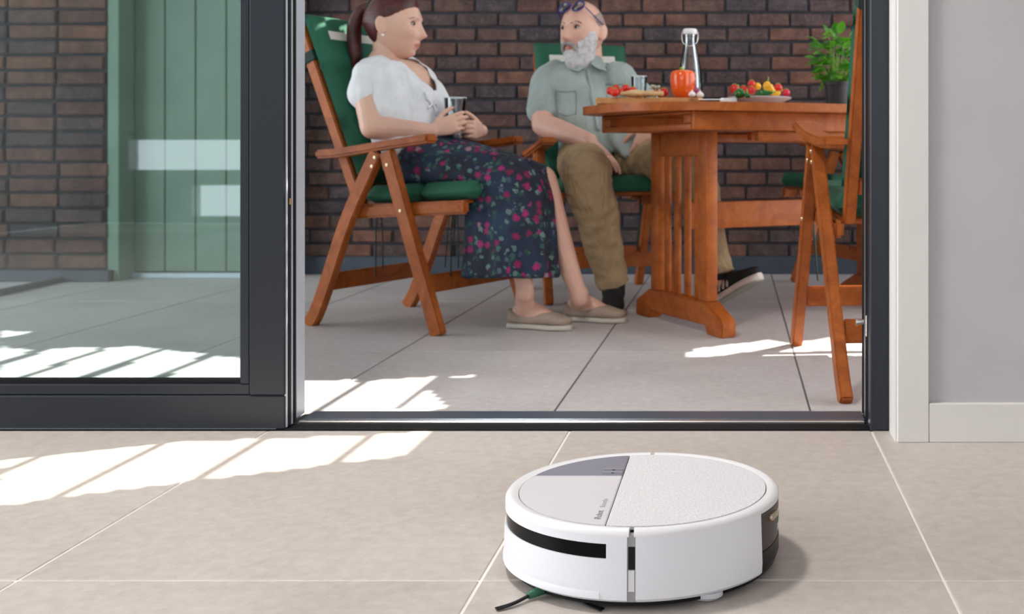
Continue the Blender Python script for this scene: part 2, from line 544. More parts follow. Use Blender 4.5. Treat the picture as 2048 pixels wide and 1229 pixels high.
box('sunlit_tone_edge', (XS - 0.03, Y_SILL0 + 0.052, 0.012), (XS + 0.0022, Y_SILL0 + 0.098, 2.3), alu, d1, 0.002)  # pale colour paints in the sunlight on the leaf's dark side edge
bm = bmesh.new()
add_box(bm, (XS - 0.002, Y_SILL0 + 0.014, H - (410 - CY) / sD), (XS + 0.005, Y_SILL0 + 0.022, H - (398 - CY) / sD), None, 0.001)
bm_obj('latch_plate', bm, plain('brass', (0.7, 0.45, 0.15), 0.3, 0.8), d1)
sill = empty('trim_1', (-0.3, Y_SILL0, 0), 'dark metal door sill with sliding tracks', 'door sill', kind='structure')
dY = Y_SILL1 - Y_SILL0
box('sill_body', (XS - 0.02, Y_SILL0 + 0.001, -0.10), (XR + 0.02, Y_SILL1, -0.003), frame_mat, sill)
box('inner_track', (XS - 0.02, Y_SILL0 + 0.001, -0.003), (XR, Y_SILL0 + 0.045, 0.003), gasket, sill, 0.001)
box('track_rail', (XS + 0.004, Y_SILL0 + 0.054, -0.003), (XR - 0.004, Y_SILL0 + 0.066, 0.006), steel, sill, 0.002)
box('track_groove', (XS, Y_SILL0 + 0.067, -0.003), (XR, Y_SILL0 + 0.080, 0.0), gasket, sill)
box('outer_track', (XS, Y_SILL0 + 0.081, -0.003), (XR, Y_SILL1, 0.004), plain('blue_grey_metal', (0.10, 0.125, 0.16), 0.3, 0.3), sill, 0.002)
box('sill_under_leaf', (-3.6, Y_SILL0 + 0.064, -0.10), (XS - 0.03, Y_SILL1, 0.001), frame_mat, sill)
jamb = empty('trim_2', (XR, Y_SILL0, 0), 'black metal door jamb at the right of the opening', 'door jamb', kind='structure')
XJ = (1778 - CX) / sD
box('jamb_face', (XR, Y_SILL0 - 0.004, 0.0), (XJ, Y_SILL0 + 0.03, 2.3), frame_mat, jamb, 0.002)
box('jamb_body', (XR + 0.004, Y_SILL0 + 0.03, -0.04), (XJ + 0.05, Y_SILL1, 2.3), frame_mat, jamb)
for k, (a, b, m_) in enumerate(((0.034, 0.042, gasket), (0.050, 0.056, alu), (0.062, 0.072, gasket), (0.080, 0.115, plain('jamb_grey', (0.16, 0.155, 0.16), 0.3, 0.4)), (0.125, 0.135, gasket))):
    box('jamb_profile', (XR + (0.001 if k % 2 else -0.001), Y_SILL0 + a, 0.004), (XR + 0.01, Y_SILL0 + b, 2.3), m_, jamb, 0.001)
zl = H - (645 - CY) / (F / (Y_SILL0 + 0.1))
bm = bmesh.new()
lathe(bm, [(0, 0), (0.0055, 0), (0.0055, 0.012), (0.0075, 0.0125), (0.0075, 0.017), (0, 0.0175)], n=16, M=Matrix.Translation((XR, Y_SILL0 + 0.105, zl)) @ Matrix.Rotation(-math.pi / 2, 4, 'Y'))
bm_obj('lock_pin', bm, steel, jamb, auto=40)
box('lock_plate', (XR - 0.0025, Y_SILL0 + 0.048, zl - 0.022), (XR + 0.002, Y_SILL0 + 0.058, zl + 0.022), steel, jamb, 0.001)
# white casing and grey wall to the right
sT = F / Y_TRIM
XT0, XT1 = (1795 - CX) / sT, (1858 - CX) / sT
cas = box('trim_3', (XT0, Y_TRIM, 0), (XT1, Y_SILL0 + 0.06, 2.6), white_paint, None, 0.0015)
tag(cas, 'white painted door casing beside the grey wall', 'casing', kind='structure')
rv = box('trim_4', (XJ, Y_TRIM + 0.004, 0), (XT0 + 0.001, Y_SILL0 + 0.06, 2.6), white_paint)
tag(rv, 'white reveal between the black jamb and the casing', 'casing', kind='structure')
wr = box('wall_right', (XT1, Y_TRIM + 0.012, 0), (2.2, Y_SILL1, 2.6), wall_grey)
tag(wr, 'smooth grey plaster wall right of the door', 'wall', kind='structure')
zbb = H - (808 - CY) / sT
bb = box('baseboard_right', (XT1 + 0.0006, Y_TRIM + 0.0008, 0), (2.2, Y_TRIM + 0.03, zbb), white_paint, None, 0.0015)
tag(bb, 'white baseboard under the grey wall', 'baseboard', kind='structure')
we = box('wall_side', (2.2, -4.2, 0), (2.35, Y_SILL1, 2.6), wall_grey)
tag(we, 'grey plaster side wall of the room out at the right', 'wall', kind='structure')
ce = box('ceiling', (-5.25, -4.35, 2.6), (2.35, Y_SILL1 + 0.02, 2.8), ceil_mat)
tag(ce, 'white ceiling of the room', 'ceiling', kind='structure')
hd = box('trim_5', (-3.6, Y_SILL0, 2.3), (2.2, Y_SILL1, 2.6), frame_mat)
bm = bmesh.new()
for lo, hi in (((-5.1, 0), (-4.8, 2.6)), ((-3.8, 0), (-2.2, 2.6)), ((1.8, 0), (2.35, 2.6)), ((-2.2, 0), (1.8, 0.75)), ((-2.2, 2.3), (1.8, 2.6)), ((-4.8, 0.66), (-3.8, 2.6)), ((-4.8, 0.30), (-3.8, 0.42)), ((-4.8, 0.0), (-4.3, 0.30)), ((-4.3, 0.0), (-3.8, 0.05))):
    add_box(bm, (lo[0], -4.35, lo[1]), (hi[0], -4.2, hi[1]))
wb = bm_obj('wall_rear', bm, wall_grey)
wl2 = box('wall_far_side', (-5.25, -4.35, 0), (-5.1, -1.2, 2.6), wall_grey)
tag(wl2, 'grey plaster wall at the far left of the room', 'wall', kind='structure')
tag(wb, 'grey plaster rear wall of the room', 'wall', kind='structure')
tag(hd, 'dark metal head above the sliding door', 'door head', kind='structure')

# ------------------------------------------------------------------ unseen roof mask added to shape the sunlight, holes cut for wanted sun patches
def zpoly(pts, ox_, oy_, s, z):
    return [tuple(G(ox_ + x / s, oy_ + y / s, z).xy) for x, y in pts]
inside = [zpoly(p, 0, 840, 2.048, 0.0) for p in (
    [(0, 165), (140, 150), (0, 215)], [(0, 232), (190, 148), (640, 98), (215, 322), (-60, 362)],
    [(690, 93), (1060, 80), (790, 250), (270, 312)], [(1110, 77), (1480, 66), (1320, 188), (845, 243)],
    [(1530, 65), (1720, 46), (1750, 46), (1640, 148), (1370, 180)])]
outside = [zpoly(p, 0, 440, 2.793, GZ) for p in (
    [(0, 620), (190, 625), (0, 690)], [(-60, 735), (0, 715), (220, 645), (410, 662), (0, 790), (-60, 810)],
    [(0, 815), (440, 675), (640, 690), (110, 880), (-60, 930)], [(150, 885), (660, 695), (890, 720), (400, 900)],
    [(480, 900), (920, 725), (1160, 750), (840, 890)], [(900, 890), (1190, 760), (1400, 775), (1400, 890)])]
outside += [zpoly(p, 540, 640, 4.096, GZ) for p in (
    [(150, 505), (740, 490), (330, 775), (100, 775)], [(800, 500), (1340, 465), (990, 775), (390, 775)],
    [(1300, 570), (1440, 725), (1300, 755), (1030, 775)], [(1400, 472), (1700, 452), (1690, 470), (1400, 482)])]
outside += [zpoly(p, 1250, 520, 3.414, GZ) for p in (
    [(430, 640), (470, 610), (740, 575), (930, 560), (910, 535), (990, 530), (1010, 555), (1150, 570), (1140, 582), (660, 655), (430, 668)],
    [(930, 630), (1140, 590), (1200, 560), (1420, 530), (1640, 485), (1640, 620), (1150, 628)],
    [(770, 655), (960, 650), (1145, 640), (1640, 630), (1640, 652), (1170, 690), (1040, 715), (970, 665)],
    [(1085, 890), (1300, 862), (1620, 878), (1620, 892), (1230, 898)], [(800, 940), (1220, 918), (890, 977)],
    [(350, 1018), (620, 978), (695, 1015), (560, 1050), (350, 1050)],
    [(690, 350), (800, 343), (790, 360), (700, 368)], [(720, 376), (1050, 348), (1065, 366), (720, 396)],
    [(710, 404), (1080, 374), (1085, 396), (715, 420)], [(730, 430), (880, 416), (890, 430), (725, 448)],
    [(725, 460), (900, 440), (915, 455), (725, 478)], [(770, 490), (930, 474), (930, 486), (760, 499)])]
def in_poly(X, Y, poly):
    r = np.zeros(X.shape, bool)
    n = len(poly)
    for i in range(n):
        x1, y1 = poly[i]; x2, y2 = poly[(i + 1) % n]
        c = ((y1 > Y) != (y2 > Y)) & (X < (x2 - x1) * (Y - y1) / (y2 - y1 + 1e-12) + x1)
        r ^= c
    return r
ZR = 2.62
def up(p, z):      # ground point -> mask point along the sun
    k = (ZR - z) / -SUN.z
    return (p[0] - SUN.x * k, p[1] - SUN.y * k)
cell = 0.02
holes = [[up(p, 0.0) for p in q] for q in inside] + [[up(p, GZ) for p in q] for q in outside]
allp = np.array([p for q in holes for p in q])
hx0, hy0 = np.floor(allp.min(0) / cell) * cell - cell
hx1, hy1 = np.ceil(allp.max(0) / cell) * cell + cell
nx, ny = int(round((hx1 - hx0) / cell)), int(round((hy1 - hy0) / cell))
gx = hx0 + (np.arange(nx) + 0.5) * cell; gy = hy0 + (np.arange(ny) + 0.5) * cell
GXX, GYY = np.meshgrid(gx, gy)
openm = np.zeros(GXX.shape, bool)
for q in holes: openm |= in_poly(GXX, GYY, q)
# sun mask stays closed where a beam would fall on the seated woman instead of the floor
for zc, rr in ((0.62, 0.12), (0.85, 0.21), (1.08, 0.15)):
    cc = W(780, 180, 4.25) if zc > 0.7 else W(850, 300, 4.2)
    kk_ = (ZR - zc) / -SUN.z
    openm &= ((GXX - (cc.x - SUN.x * kk_)) ** 2 + (GYY - (cc.y - SUN.y * kk_)) ** 2) > rr * rr
bm = bmesh.new()
RX0, RX1, RY0, RY1 = -5.5, max(hx1 + 0.2, 3.2), Y_SILL1, max(hy1 + 0.3, Y_WALL + 0.3)
for j in range(ny):
    i = 0
    while i < nx:
        if openm[j, i]: i += 1; continue
        k = i
        while k < nx and not openm[j, k]: k += 1
        add_box(bm, (hx0 + i * cell, hy0 + j * cell, ZR - 0.004), (hx0 + k * cell, hy0 + (j + 1) * cell, ZR + 0.004))
        i = k
for lo, hi in (((RX0, RY0), (hx0, RY1)), ((hx1, RY0), (RX1, RY1)), ((hx0, RY0), (hx1, hy0)), ((hx0, hy1), (hx1, RY1))):
    if hi[0] > lo[0] and hi[1] > lo[1]:
        add_box(bm, (lo[0], lo[1], ZR - 0.004), (hi[0], hi[1], ZR + 0.004))
rf = bm_obj('sun_mask_roof', bm, sun_mask_mat)
tag(rf, 'unseen sun mask added over the terrace with holes shaped to cast the sun patches', 'roof', kind='structure')

# ------------------------------------------------------------------ robot vacuum
def build_robot():
    yc = 1.5115; rx, ry = 0.186, 0.1765; zt = 0.100
    xc = (1287 - CX) / F * yc
    base = empty('robot_vacuum', (xc, yc, 0), 'round white robot vacuum cleaner with a textured lid on the beige tiles', 'robot vacuum')
    M = Matrix.Translation((xc, yc, 0))
    shell = plain('white_shell', (0.84, 0.85, 0.90), 0.32, 0, 0.01)
    rimm = plain('white_rim', (0.84, 0.83, 0.84), 0.28, 0, 0.01)
    lidm = plain('lid_smooth', (0.72, 0.69, 0.71), 0.35, 0, 0.01)
    m, nt, b = nmat('lid_textured')
    v = coords(nt, (1, 1, 1), 'Object')
    n = noise(nt, v, 260, 3, 0.6); w2 = noise(nt, coords(nt, (1, 0.25, 1)), 420, 2)
    L(nt, ramp(nt, n, [(0.35, (0.66, 0.645, 0.66)), (0.65, (0.78, 0.765, 0.775))]), b.inputs['Base Color'])
    b.inputs['Roughness'].default_value = 0.6
    bump(nt, b, mathn(nt, 'ADD', n, w2), 0.35, 0.0012)
    lidt = m
    greym = plain('grey_panel', (0.285, 0.285, 0.34), 0.3, 0.1, 0.03)
    darkm = plain('black_plastic', (0.008, 0.008, 0.010), 0.4, Specular_IOR_Level=0.2)
    gapm = plain('seam_grey', (0.36, 0.35, 0.37), 0.5)
    brown = plain('smoked_bin', (0.06, 0.046, 0.040), 0.35, Specular_IOR_Level=0.25)
    greenm = plain('green_plastic', (0.02, 0.13, 0.07), 0.4)
    ab = math.radians
    def sector(name, prof, a0, a1, mat, n=40, s=1.0, par=base, auto=35, **t):
        bm = bmesh.new()
        lathe(bm, prof, ab(a0), ab(a1), n, True, M, rx * s, ry * s)
        return bm_obj(name, bm, mat, par, auto=auto, **t)
    # wall of the shell: bumper (left half) and body
    wallp = [(1.0, 0.094), (1.006, 0.06), (1.012, 0.03), (1.008, 0.017), (0.985, 0.0125), (0.93, 0.012), (0.93, 0.094)]
    g = 1.6
    # bumper with a window slot: three bands, the middle one split
    zs0, zs1 = 0.0655, 0.0835
    hi = [(1.0, 0.0945), (1.0022, zs1), (0.93, zs1), (0.93, 0.0945)]
    mi = [(1.0022, zs1), (1.005, zs0), (0.93, zs0), (0.93, zs1)]
    lo = [(1.005, zs0), (1.012, 0.034), (1.014, 0.024), (1.009, 0.016), (0.985, 0.0125), (0.93, 0.012), (0.93, zs0)]
    a_s0, a_s1 = -178.0, -99.5
    bm = bmesh.new()
    for prof, a0, a1 in ((hi, 90 + g, 270 - g), (lo, 90 + g, 270 - g), (mi, 90 + g, 360 + a_s0), (mi, 360 + a_s1, 270 - g)):
        lathe(bm, prof, ab(a0), ab(a1), 48, True, M, rx, ry)
    bmp = bm_obj('bumper', bm, shell, base, auto=35, label='white front bumper')
    sector('bumper_lip', [(1.0135, 0.026), (1.019, 0.022), (1.019, 0.017), (1.0085, 0.0155)], 150, 258, shell, 48, par=bmp)
    sector('sensor_window', [(0.992, zs1 + 0.002), (0.994, zs0 - 0.002), (0.94, zs0 - 0.002), (0.94, zs1 + 0.002)], 360 + a_s0 - 1, 360 + a_s1 + 1, plain('sensor_black', (0.003, 0.003, 0.004), 0.15, Specular_IOR_Level=0.12), 40, label='glossy black curved sensor window')
    sector('body', wallp, -90 + g, -31, shell, 30, label='white side shell')
    bd2 = [(1.0, 0.094), (1.008, 0.02), (0.93, 0.012), (0.93, 0.094)]
    sector('body', bd2, 31, 90 - g, shell, 30)
    # seams front and back with sensor windows
    for a in (-90, 90):
        sector('seam', [(0.985, 0.094), (0.992, 0.013), (0.93, 0.013), (0.93, 0.094)], a - g - .3, a + g + .3, gapm, 4)
    sector('seam_window', [(0.9885, 0.080), (0.992, 0.0525), (0.95, 0.0525), (0.95, 0.080)], -91.2, -88.6, darkm, 4)
    sector('seam_insert', [(0.9945, 0.0515), (0.9975, 0.026), (0.95, 0.026), (0.95, 0.0515)], -91.2, -88.9, rimm, 4)
    # bin at the rear
    sector('bin', [(0.997, 0.0935), (0.994, 0.042), (0.93, 0.042), (0.93, 0.0935)], -31, 31, brown, 24, label='smoked brown dust bin')
    sector('bin_base', [(0.998, 0.0415), (0.999, 0.022), (0.975, 0.010), (0.90, 0.009), (0.90, 0.0415)], -31, 31, darkm, 24, label='black bin base')
    sector('bin_label', [(1.0, 0.078), (0.998, 0.050), (0.97, 0.050), (0.97, 0.078)], -9, -4, plain('label_white', (0.8, 0.82, 0.8), 0.4), 4)
    sector('bin_label', [(1.001, 0.072), (0.9995, 0.060), (0.97, 0.060), (0.97, 0.072)], -9, -4.4, plain('label_green', (0.12, 0.45, 0.12), 0.4), 4)
    bm = bmesh.new()
    c = Vector((xc + rx * math.cos(ab(-19)), yc + ry * math.sin(ab(-19)), 0.080))
    Mb = Matrix.Translation(c) @ Matrix.Rotation(ab(-19), 4, 'Z')
    add_box(bm, (-0.004, -0.013, -0.0042), (0.0045, 0.013, 0.0042), Mb, 0.003, 3)
    bm_obj('bin_button', bm, plain('champagne', (0.55, 0.42, 0.32), 0.25, 0.7), base, auto=40)
    # rim ring and lid
    rim = [(0.905, 0.0965), (0.91, 0.0995), (0.95, 0.1015), (0.985, 0.1005), (1.0, 0.0965), (1.0015, 0.0925), (0.9, 0.092)]
    bm = bmesh.new()
    lathe(bm, rim, ab(-90 + g * .6), ab(90 - g * .6), 64, True, M, rx, ry)
    bm_obj('rim', bm, rimm, base, auto=50)
    bm = bmesh.new()
    lathe(bm, rim, ab(90 + g * .6), ab(270 - g * .6), 64, True, M, rx, ry)
    bm_obj('rim', bm, rimm, base, auto=50)
    bm = bmesh.new()
    lathe(bm, [(0, 0.0), (0.88, 0.0), (0.915, 0.004), (0.915, 0.0)], n=64, M=M @ Matrix.Translation((0, 0, 0.0925)), sx=rx, sy=ry)
    lathe(bm, [(0, 0.0), (0.955, 0.0), (0.955, 0.006), (0.90, 0.0085), (0, 0.0085)], n=64, M=M @ Matrix.Translation((0, 0, 0.006)), sx=rx, sy=ry)
    bm_obj('underbody', bm, darkm, base, auto=40, label='dark underbody')
    # lid pieces: textured right part, smooth left part, grey back panel
    rl = 0.902
    xl = -0.034                     # dividing line (robot local x)
    yb = 0.052                      # front edge of the grey panel
    def lid(name, poly, mat, zt_, th=0.006, bev=0.0012, **t):
        bm = bmesh.new()
        vs = prism(bm, poly, zt_ - th, zt_, M)
        es = [e for e in bm.edges if all(abs(v.co.z - zt_) < 1e-6 for v in e.verts)]
        bmesh.ops.bevel(bm, geom=es, offset=bev, segments=1, affect='EDGES')
        return bm_obj(name, bm, mat, base, auto=40, **t)
    def arc(a0, a1, n=40, r=rl):
        return [(rx * r * math.cos(a0 + (a1 - a0) * i / n), ry * r * math.sin(a0 + (a1 - a0) * i / n)) for i in range(n + 1)]
    gp = 0.0007
    def ang(x=None, y=None):
        if x is not None: return math.acos(x / (rx * rl))
        return math.asin(y / (ry * rl))
    a_d = ang(x=xl + gp)
    lid('lid_textured', arc(-a_d, a_d, 64), lidt, 0.1003, label='pale lid with woven texture')
    a_d2 = ang(x=xl - gp)
    ay = math.pi - ang(y=yb + gp)
    lid('control_panel', arc(a_d2, ay, 24) + [(xl - gp, yb + gp)], greym, 0.1003, label='grey glossy panel')
    ay2 = math.pi - ang(y=yb - gp)
    lid('lid_smooth', arc(ay2, 2 * math.pi - a_d2, 40) + [(xl - gp, yb - gp)], lidm, 0.1003, label='smooth pale pink white lid')
    btn = plain('button_grey', (0.22, 0.22, 0.26), 0.3)
    for k, (y0, y1) in enumerate(((yb + 0.003, yb + 0.0155), (yb + 0.018, yb + 0.031))):
        bm = bmesh.new()
        add_box(bm, (xl - 0.030, y0, 0.1000), (xl - 0.0016, y1, 0.1012), M, 0.0004)
        bo = bm_obj('button', bm, btn, base)
        bm = bmesh.new()
        lathe(bm, [(0, 0.1011), (0.0022, 0.1011), (0.0022, 0.1015), (0, 0.1015)], n=14, M=M @ Matrix.Translation((xl - 0.0155, (y0 + y1) / 2, 0)))
        bm_obj('button_symbol', bm, plain('symbol_dark', (0.03, 0.03, 0.04), 0.4), bo)
        box('button_edge', (xc + xl - 0.030, yc + y1 + 0.0002, 0.1000), (xc + xl - 0.0016, yc + y1 + 0.0016, 0.1009), rimm, bo)
    # maker's lettering along the dividing line
    def text(body, x, y, size, mat):
        cu = bpy.data.curves.new('t', 'FONT'); cu.body = body; cu.size = size; cu.extrude = 0.0001
        o = bpy.data.objects.new('t', cu); COL.objects.link(o)
        dg = bpy.context.evaluated_depsgraph_get()
        me = bpy.data.meshes.new_from_object(o.evaluated_get(dg))
        bpy.data.objects.remove(o)
        me.transform(M @ Matrix.Translation((x, y, 0.1004)) @ Matrix.Rotation(math.pi / 2, 4, 'Z'))
        mesh_obj('lettering', me, mat, base)
    ink = plain('ink_grey', (0.12, 0.12, 0.13), 0.5)
    text('iRobot', xl - 0.0085, -0.135, 0.0125, ink)
    text('Roomba', xl - 0.0085, -0.088, 0.0105, plain('ink_pale', (0.35, 0.33, 0.34), 0.5))
    # side brush: hub with two visible arms, and front skid
    hub = (xc - 0.105, yc - 0.115)
    bm = bmesh.new()
    lathe(bm, [(0, 0.004), (0.016, 0.004), (0.018, 0.012), (0, 0.016)], n=18, M=Matrix.Translation((hub[0], hub[1], 0)))
    br = bm_obj('side_brush', bm, greenm, base, auto=40)
    for tip, tw_ in ((G(992, 1219, 0.002), 0.004), (G(1205, 1220, 0.002), -0.004), (Vector((hub[0] - 0.02, hub[1] + 0.12, 0.002)), 0)):
        a = Vector((hub[0], hub[1], 0.010)); dv = (tip - a); 
        m1 = a + dv * 0.45
        bm = bmesh.new(); tube(bm, [a, a + dv * 0.2, m1], [0.006, 0.006, 0.0045], 8)
        bm_obj('brush_arm', bm, greenm, br, smooth=True)
        side = Vector((-dv.y, dv.x, 0)).normalized()
        mid = a + dv * 0.72 + side * tw_
        bm = bmesh.new()
        loft(bm, [(*(a + dv * 0.40), 0.0025, 0.002), (*mid, 0.0035, 0.0016), (*tip, 0.0055, 0.001)], side=side, seg=8, smooth=5)
        bm_obj('bristles', bm, darkm, br, smooth=True)
    bm = bmesh.new()
    cx_ = G(1412, 1200, 0.006)
    lathe(bm, [(0, 0.002), (0.012, 0.002), (0.016, 0.006), (0.016, 0.012), (0, 0.012)], n=20, M=Matrix.Translation((cx_.x, cx_.y + 0.016, 0)), sx=1.3)
    bm_obj('skid', bm, plain('skid_white', (0.7, 0.7, 0.74), 0.4), base, auto=40)
    for sx_ in (-1, 1):
        bm = bmesh.new()
        lathe(bm, [(0, -0.009), (0.032, -0.009), (0.035, -0.005), (0.035, 0.005), (0.032, 0.009), (0, 0.009)], n=24, M=Matrix.Translation((xc + 0.01, yc + 0.11 * sx_, 0.035)) @ Matrix.Rotation(math.pi / 2, 4, 'X'))
        bm_obj('wheel', bm, darkm, base, auto=40)
build_robot()

# ------------------------------------------------------------------ chairs
cloth_green = plain('green_canvas', (0.012, 0.105, 0.058), 0.8, 0, 0.12, 8, 0.15, 320)
brass_m = plain('brass_bolt', (0.62, 0.50, 0.30), 0.3, 0.7)
tie_m = plain('dark_green_cord', (0.01, 0.03, 0.022), 0.8)
label_m = plain('white_print', (0.68, 0.66, 0.60), 0.7)
def ribbon(pts, w):
    """outline polygon around a polyline (2d)"""
    P = [Vector(p) for p in pts]
    Lf, Rt = [], []
    for i, p in enumerate(P):
        t = (P[min(i + 1, len(P) - 1)] - P[max(i - 1, 0)]).normalized()
        n = Vector((-t.y, t.x))
        ww = w[i] if hasattr(w, '__len__') else w
        Lf.append(p + n * ww / 2); Rt.append(p - n * ww / 2)
    return Lf + Rt[::-1]
PROF = dict(front=[(-0.215, 0.608), (-0.095, 0.262), (0.0, 0.0)], rear=[(-0.255, 0.608), (-0.385, 0.375), (-0.475, 0.16), (-0.525, 0.05), (-0.56, 0.0)],
            arm=[(-0.515, 0.598), (-0.40, 0.606), (-0.2, 0.632), (-0.03, 0.652)], rail=[(-0.40, 0.398), (0.09, 0.425)],
            post0=(-0.375, 0.40), post1=(-0.662, 1.055), seat=(-0.34, 0.115))
def chair(name, C, d, label, prof=None, cush_label=None, group=None, ties=True, W2=0.255):
    p = dict(PROF); p.update(prof or {})
    d = Vector((d[0], d[1], 0)).normalized(); l = Vector((-d.y, d.x, 0))
    C = Vector((C[0], C[1], GZ))
    ang = math.atan2(d.y, d.x)
    root = empty(name, C, label, 'chair', group, rz=ang)
    # matrix: local (u, z, v) -> world
    M = Matrix((d, (0, 0, 1), l)).transposed().to_4x4(); M.translation = C
    def slab(nm, poly, v0, v1, mat=wood, par=root, bev=0.004, **t):
        bm = bmesh.new()
        prism(bm, [tuple(q) for q in poly], min(v0, v1), max(v0, v1), M)
        bmesh.ops.recalc_face_normals(bm, faces=bm.faces[:])
        es = [e for e in bm.edges if len(e.link_faces) == 2 and e.calc_face_angle(0) > 0.6]
        bmesh.ops.bevel(bm, geom=es, offset=bev, segments=2, affect='EDGES')
        return bm_obj(nm, bm, mat, par, auto=35, **t)
    def P(u, v, z): return M @ Vector((u, z, v))
    sm = lambda q, n=5: [tuple(x) for x in catmull(q, n)]
    for s in (-1, 1):
        fl = slab('front_leg', ribbon(p['front'], 0.05), s * (W2 - 0.016), s * (W2 + 0.016))
        slab('rear_leg', ribbon(sm(p['rear']), 0.05), s * (W2 - 0.0155), s * (W2 + 0.0155))
        slab('arm', ribbon(sm(p['arm']), 0.03), s * (W2 - 0.036), s * (W2 + 0.026), bev=0.008)
        slab('seat_rail', ribbon(p['rail'], 0.046), s * (W2 - 0.046), s * (W2 - 0.018), bev=0.008)
        slab('back_post', ribbon([p['post0'], p['post1']], 0.042), s * (W2 - 0.078), s * (W2 - 0.048))
        # bolts
        f = p['front']; r = p['rear']
        t_ = (f[0][1] - 0.41) / (f[0][1] - f[1][1])
        bolts = [(f[0][0] + 0.012, f[0][1] - 0.045), (r[0][0] - 0.0, r[0][1] - 0.02), (r[0][0] - 0.012, r[0][1] - 0.05), (f[0][0] + (f[1][0] - f[0][0]) * t_, 0.41)]
        for u, z in bolts:
            bm = bmesh.new()
            lathe(bm, [(0, 0), (0.0065, 0), (0.0055, 0.003), (0, 0.0035)], n=10, M=Matrix.Translation(P(u, s * (W2 + 0.0158), z)) @ (l * s).to_track_quat('Z', 'Y').to_matrix().to_4x4())
            bm_obj('bolt', bm, brass_m, root, auto=40)
    def cross(nm, u, z, hu, hz, v=None, mat=wood, tilt=0.0):
        v = v or (W2 - 0.016)
        c, s_ = math.cos(tilt), math.sin(tilt)
        poly = [(u + a * c - b * s_, z + a * s_ + b * c) for a, b in ((-hu, -hz), (hu, -hz), (hu, hz), (-hu, hz))]
        slab(nm, poly, -v, v, mat)
    def on(pts, z):
        for a, b in zip(pts[:-1], pts[1:]):
            if (a[1] - z) * (b[1] - z) <= 0:
                t = (z - a[1]) / (b[1] - a[1] + 1e-9); return a[0] + (b[0] - a[0]) * t
        return pts[-1][0]
    cross('rear_stretcher', on(p['rear'], 0.155), 0.155, 0.011, 0.030)
    cross('front_stretcher', on(p['front'], 0.165), 0.165, 0.011, 0.030)
    # seat slats and back rails
    r0, r1 = Vector(p['rail'][0]), Vector(p['rail'][1])
    for k in range(6):
        q = r0.lerp(r1, 0.1 + 0.82 * k / 5)
        cross('seat_slat', q.x, q.y + 0.018, 0.026, 0.006, W2 - 0.047, tilt=math.atan2(r1.y - r0.y, r1.x - r0.x))
    p0, p1 = Vector(p['post0']), Vector(p['post1'])
    bd = (p1 - p0).normalized(); tl = math.atan2(bd.y, bd.x)
    for t_, hw in ((0.14, 0.022), (0.97, 0.028)):
        q = p0.lerp(p1, t_)
        cross('back_rail', q.x, q.y, hw, 0.009, W2 - 0.079, tilt=tl)
    for k in range(5):
        v = -0.13 + 0.065 * k
        a, b = p0.lerp(p1, 0.16), p0.lerp(p1, 0.95)
        slab('back_slat', ribbon([a, b], 0.012), v - 0.016, v + 0.016)
    # ---- cushion: its own thing, tied on
    cu = empty('chair_cushion', P(-0.1, 0, 0.44), cush_label, 'cushion', 'green cushions tied onto the wooden armchairs', rz=ang)
    nrm = Vector((bd.y, -bd.x))                       # forward of the back
    th = 0.05
    b0 = p0 + bd * 0.085 + nrm * 0.022; b1 = p1 + bd * 0.03 + nrm * 0.022
    def pad(nm, a, b, n2, half, segs, th=0.05):
        bm = bmesh.new()
        nu, nv = 28, 18
        Lt = (b - a).length; t2 = (b - a).normalized()
        top, bot = {}, {}
        for i in range(nu + 1):
            for j in range(nv + 1):
                x, y = i / nu, j / nv * 2 - 1
                ex = min(x, 1 - x) * Lt; ey = (1 - abs(y)) * half
                e = min(ex, ey)
                rnd_ = math.sqrt(max(0.0, 1 - (1 - min(e / 0.022, 1)) ** 2))
                q = 1.0
                for g_ in segs:
                    q -= 0.30 * math.exp(-((x - g_) * Lt / 0.012) ** 2)
                h = th * (0.42 + 0.58 * rnd_) * q
                c = a + t2 * (x * Lt)
                top[i, j] = bm.verts.new(P(*(lambda w: (w.x, y * half, w.y))(c + n2 * h)))
                bot[i, j] = bm.verts.new(P(*(lambda w: (w.x, y * half, w.y))(c + n2 * th * 0.40 * (1 - rnd_))))
        for i in range(nu):
            for j in range(nv):
                bm.faces.new((top[i, j], top[i + 1, j], top[i + 1, j + 1], top[i, j + 1]))
                bm.faces.new((bot[i, j], bot[i, j + 1], bot[i + 1, j + 1], bot[i + 1, j]))
        for i in range(nu):
            bm.faces.new((top[i, 0], bot[i, 0], bot[i + 1, 0], top[i + 1, 0]))
            bm.faces.new((top[i, nv], top[i + 1, nv], bot[i + 1, nv], bot[i, nv]))
        for j in range(nv):
            bm.faces.new((top[0, j], top[0, j + 1], bot[0, j + 1], bot[0, j]))
            bm.faces.new((top[nu, j], bot[nu, j], bot[nu, j + 1], top[nu, j + 1]))
        bmesh.ops.recalc_face_normals(bm, faces=bm.faces[:])
        return bm_obj(nm, bm, cloth_green, cu, smooth=True)
    half = W2 - 0.045
    bp = pad('back_pad', b0, b1, nrm, half, (0.34, 0.67))
    s0 = Vector((p['seat'][0], 0)); sd = (r1 - r0).normalized()
    def rz_(u): return r0.y + (u - r0.x) * sd.y / sd.x + 0.026
    a = Vector((p['seat'][0], rz_(p['seat'][0]))); b = Vector((p['seat'][1], rz_(p['seat'][1])))
    pad('seat_pad', a, b, Vector((-sd.y, sd.x)), half + 0.008, (0.5,), 0.062)
    # strap round the posts
    q = p0.lerp(p1, 0.83)
    slab('strap', [tuple(q + bd * a_ + nrm * b_) for a_, b_ in ((-0.02, -0.026), (0.02, -0.026), (0.02, 0.03), (-0.02, 0.03))], -(W2 - 0.044), W2 - 0.044, tie_m, cu, 0.003)
    # printed label high on the pad
    lq = b0.lerp(b1, 0.86) + nrm * (th + 0.001)
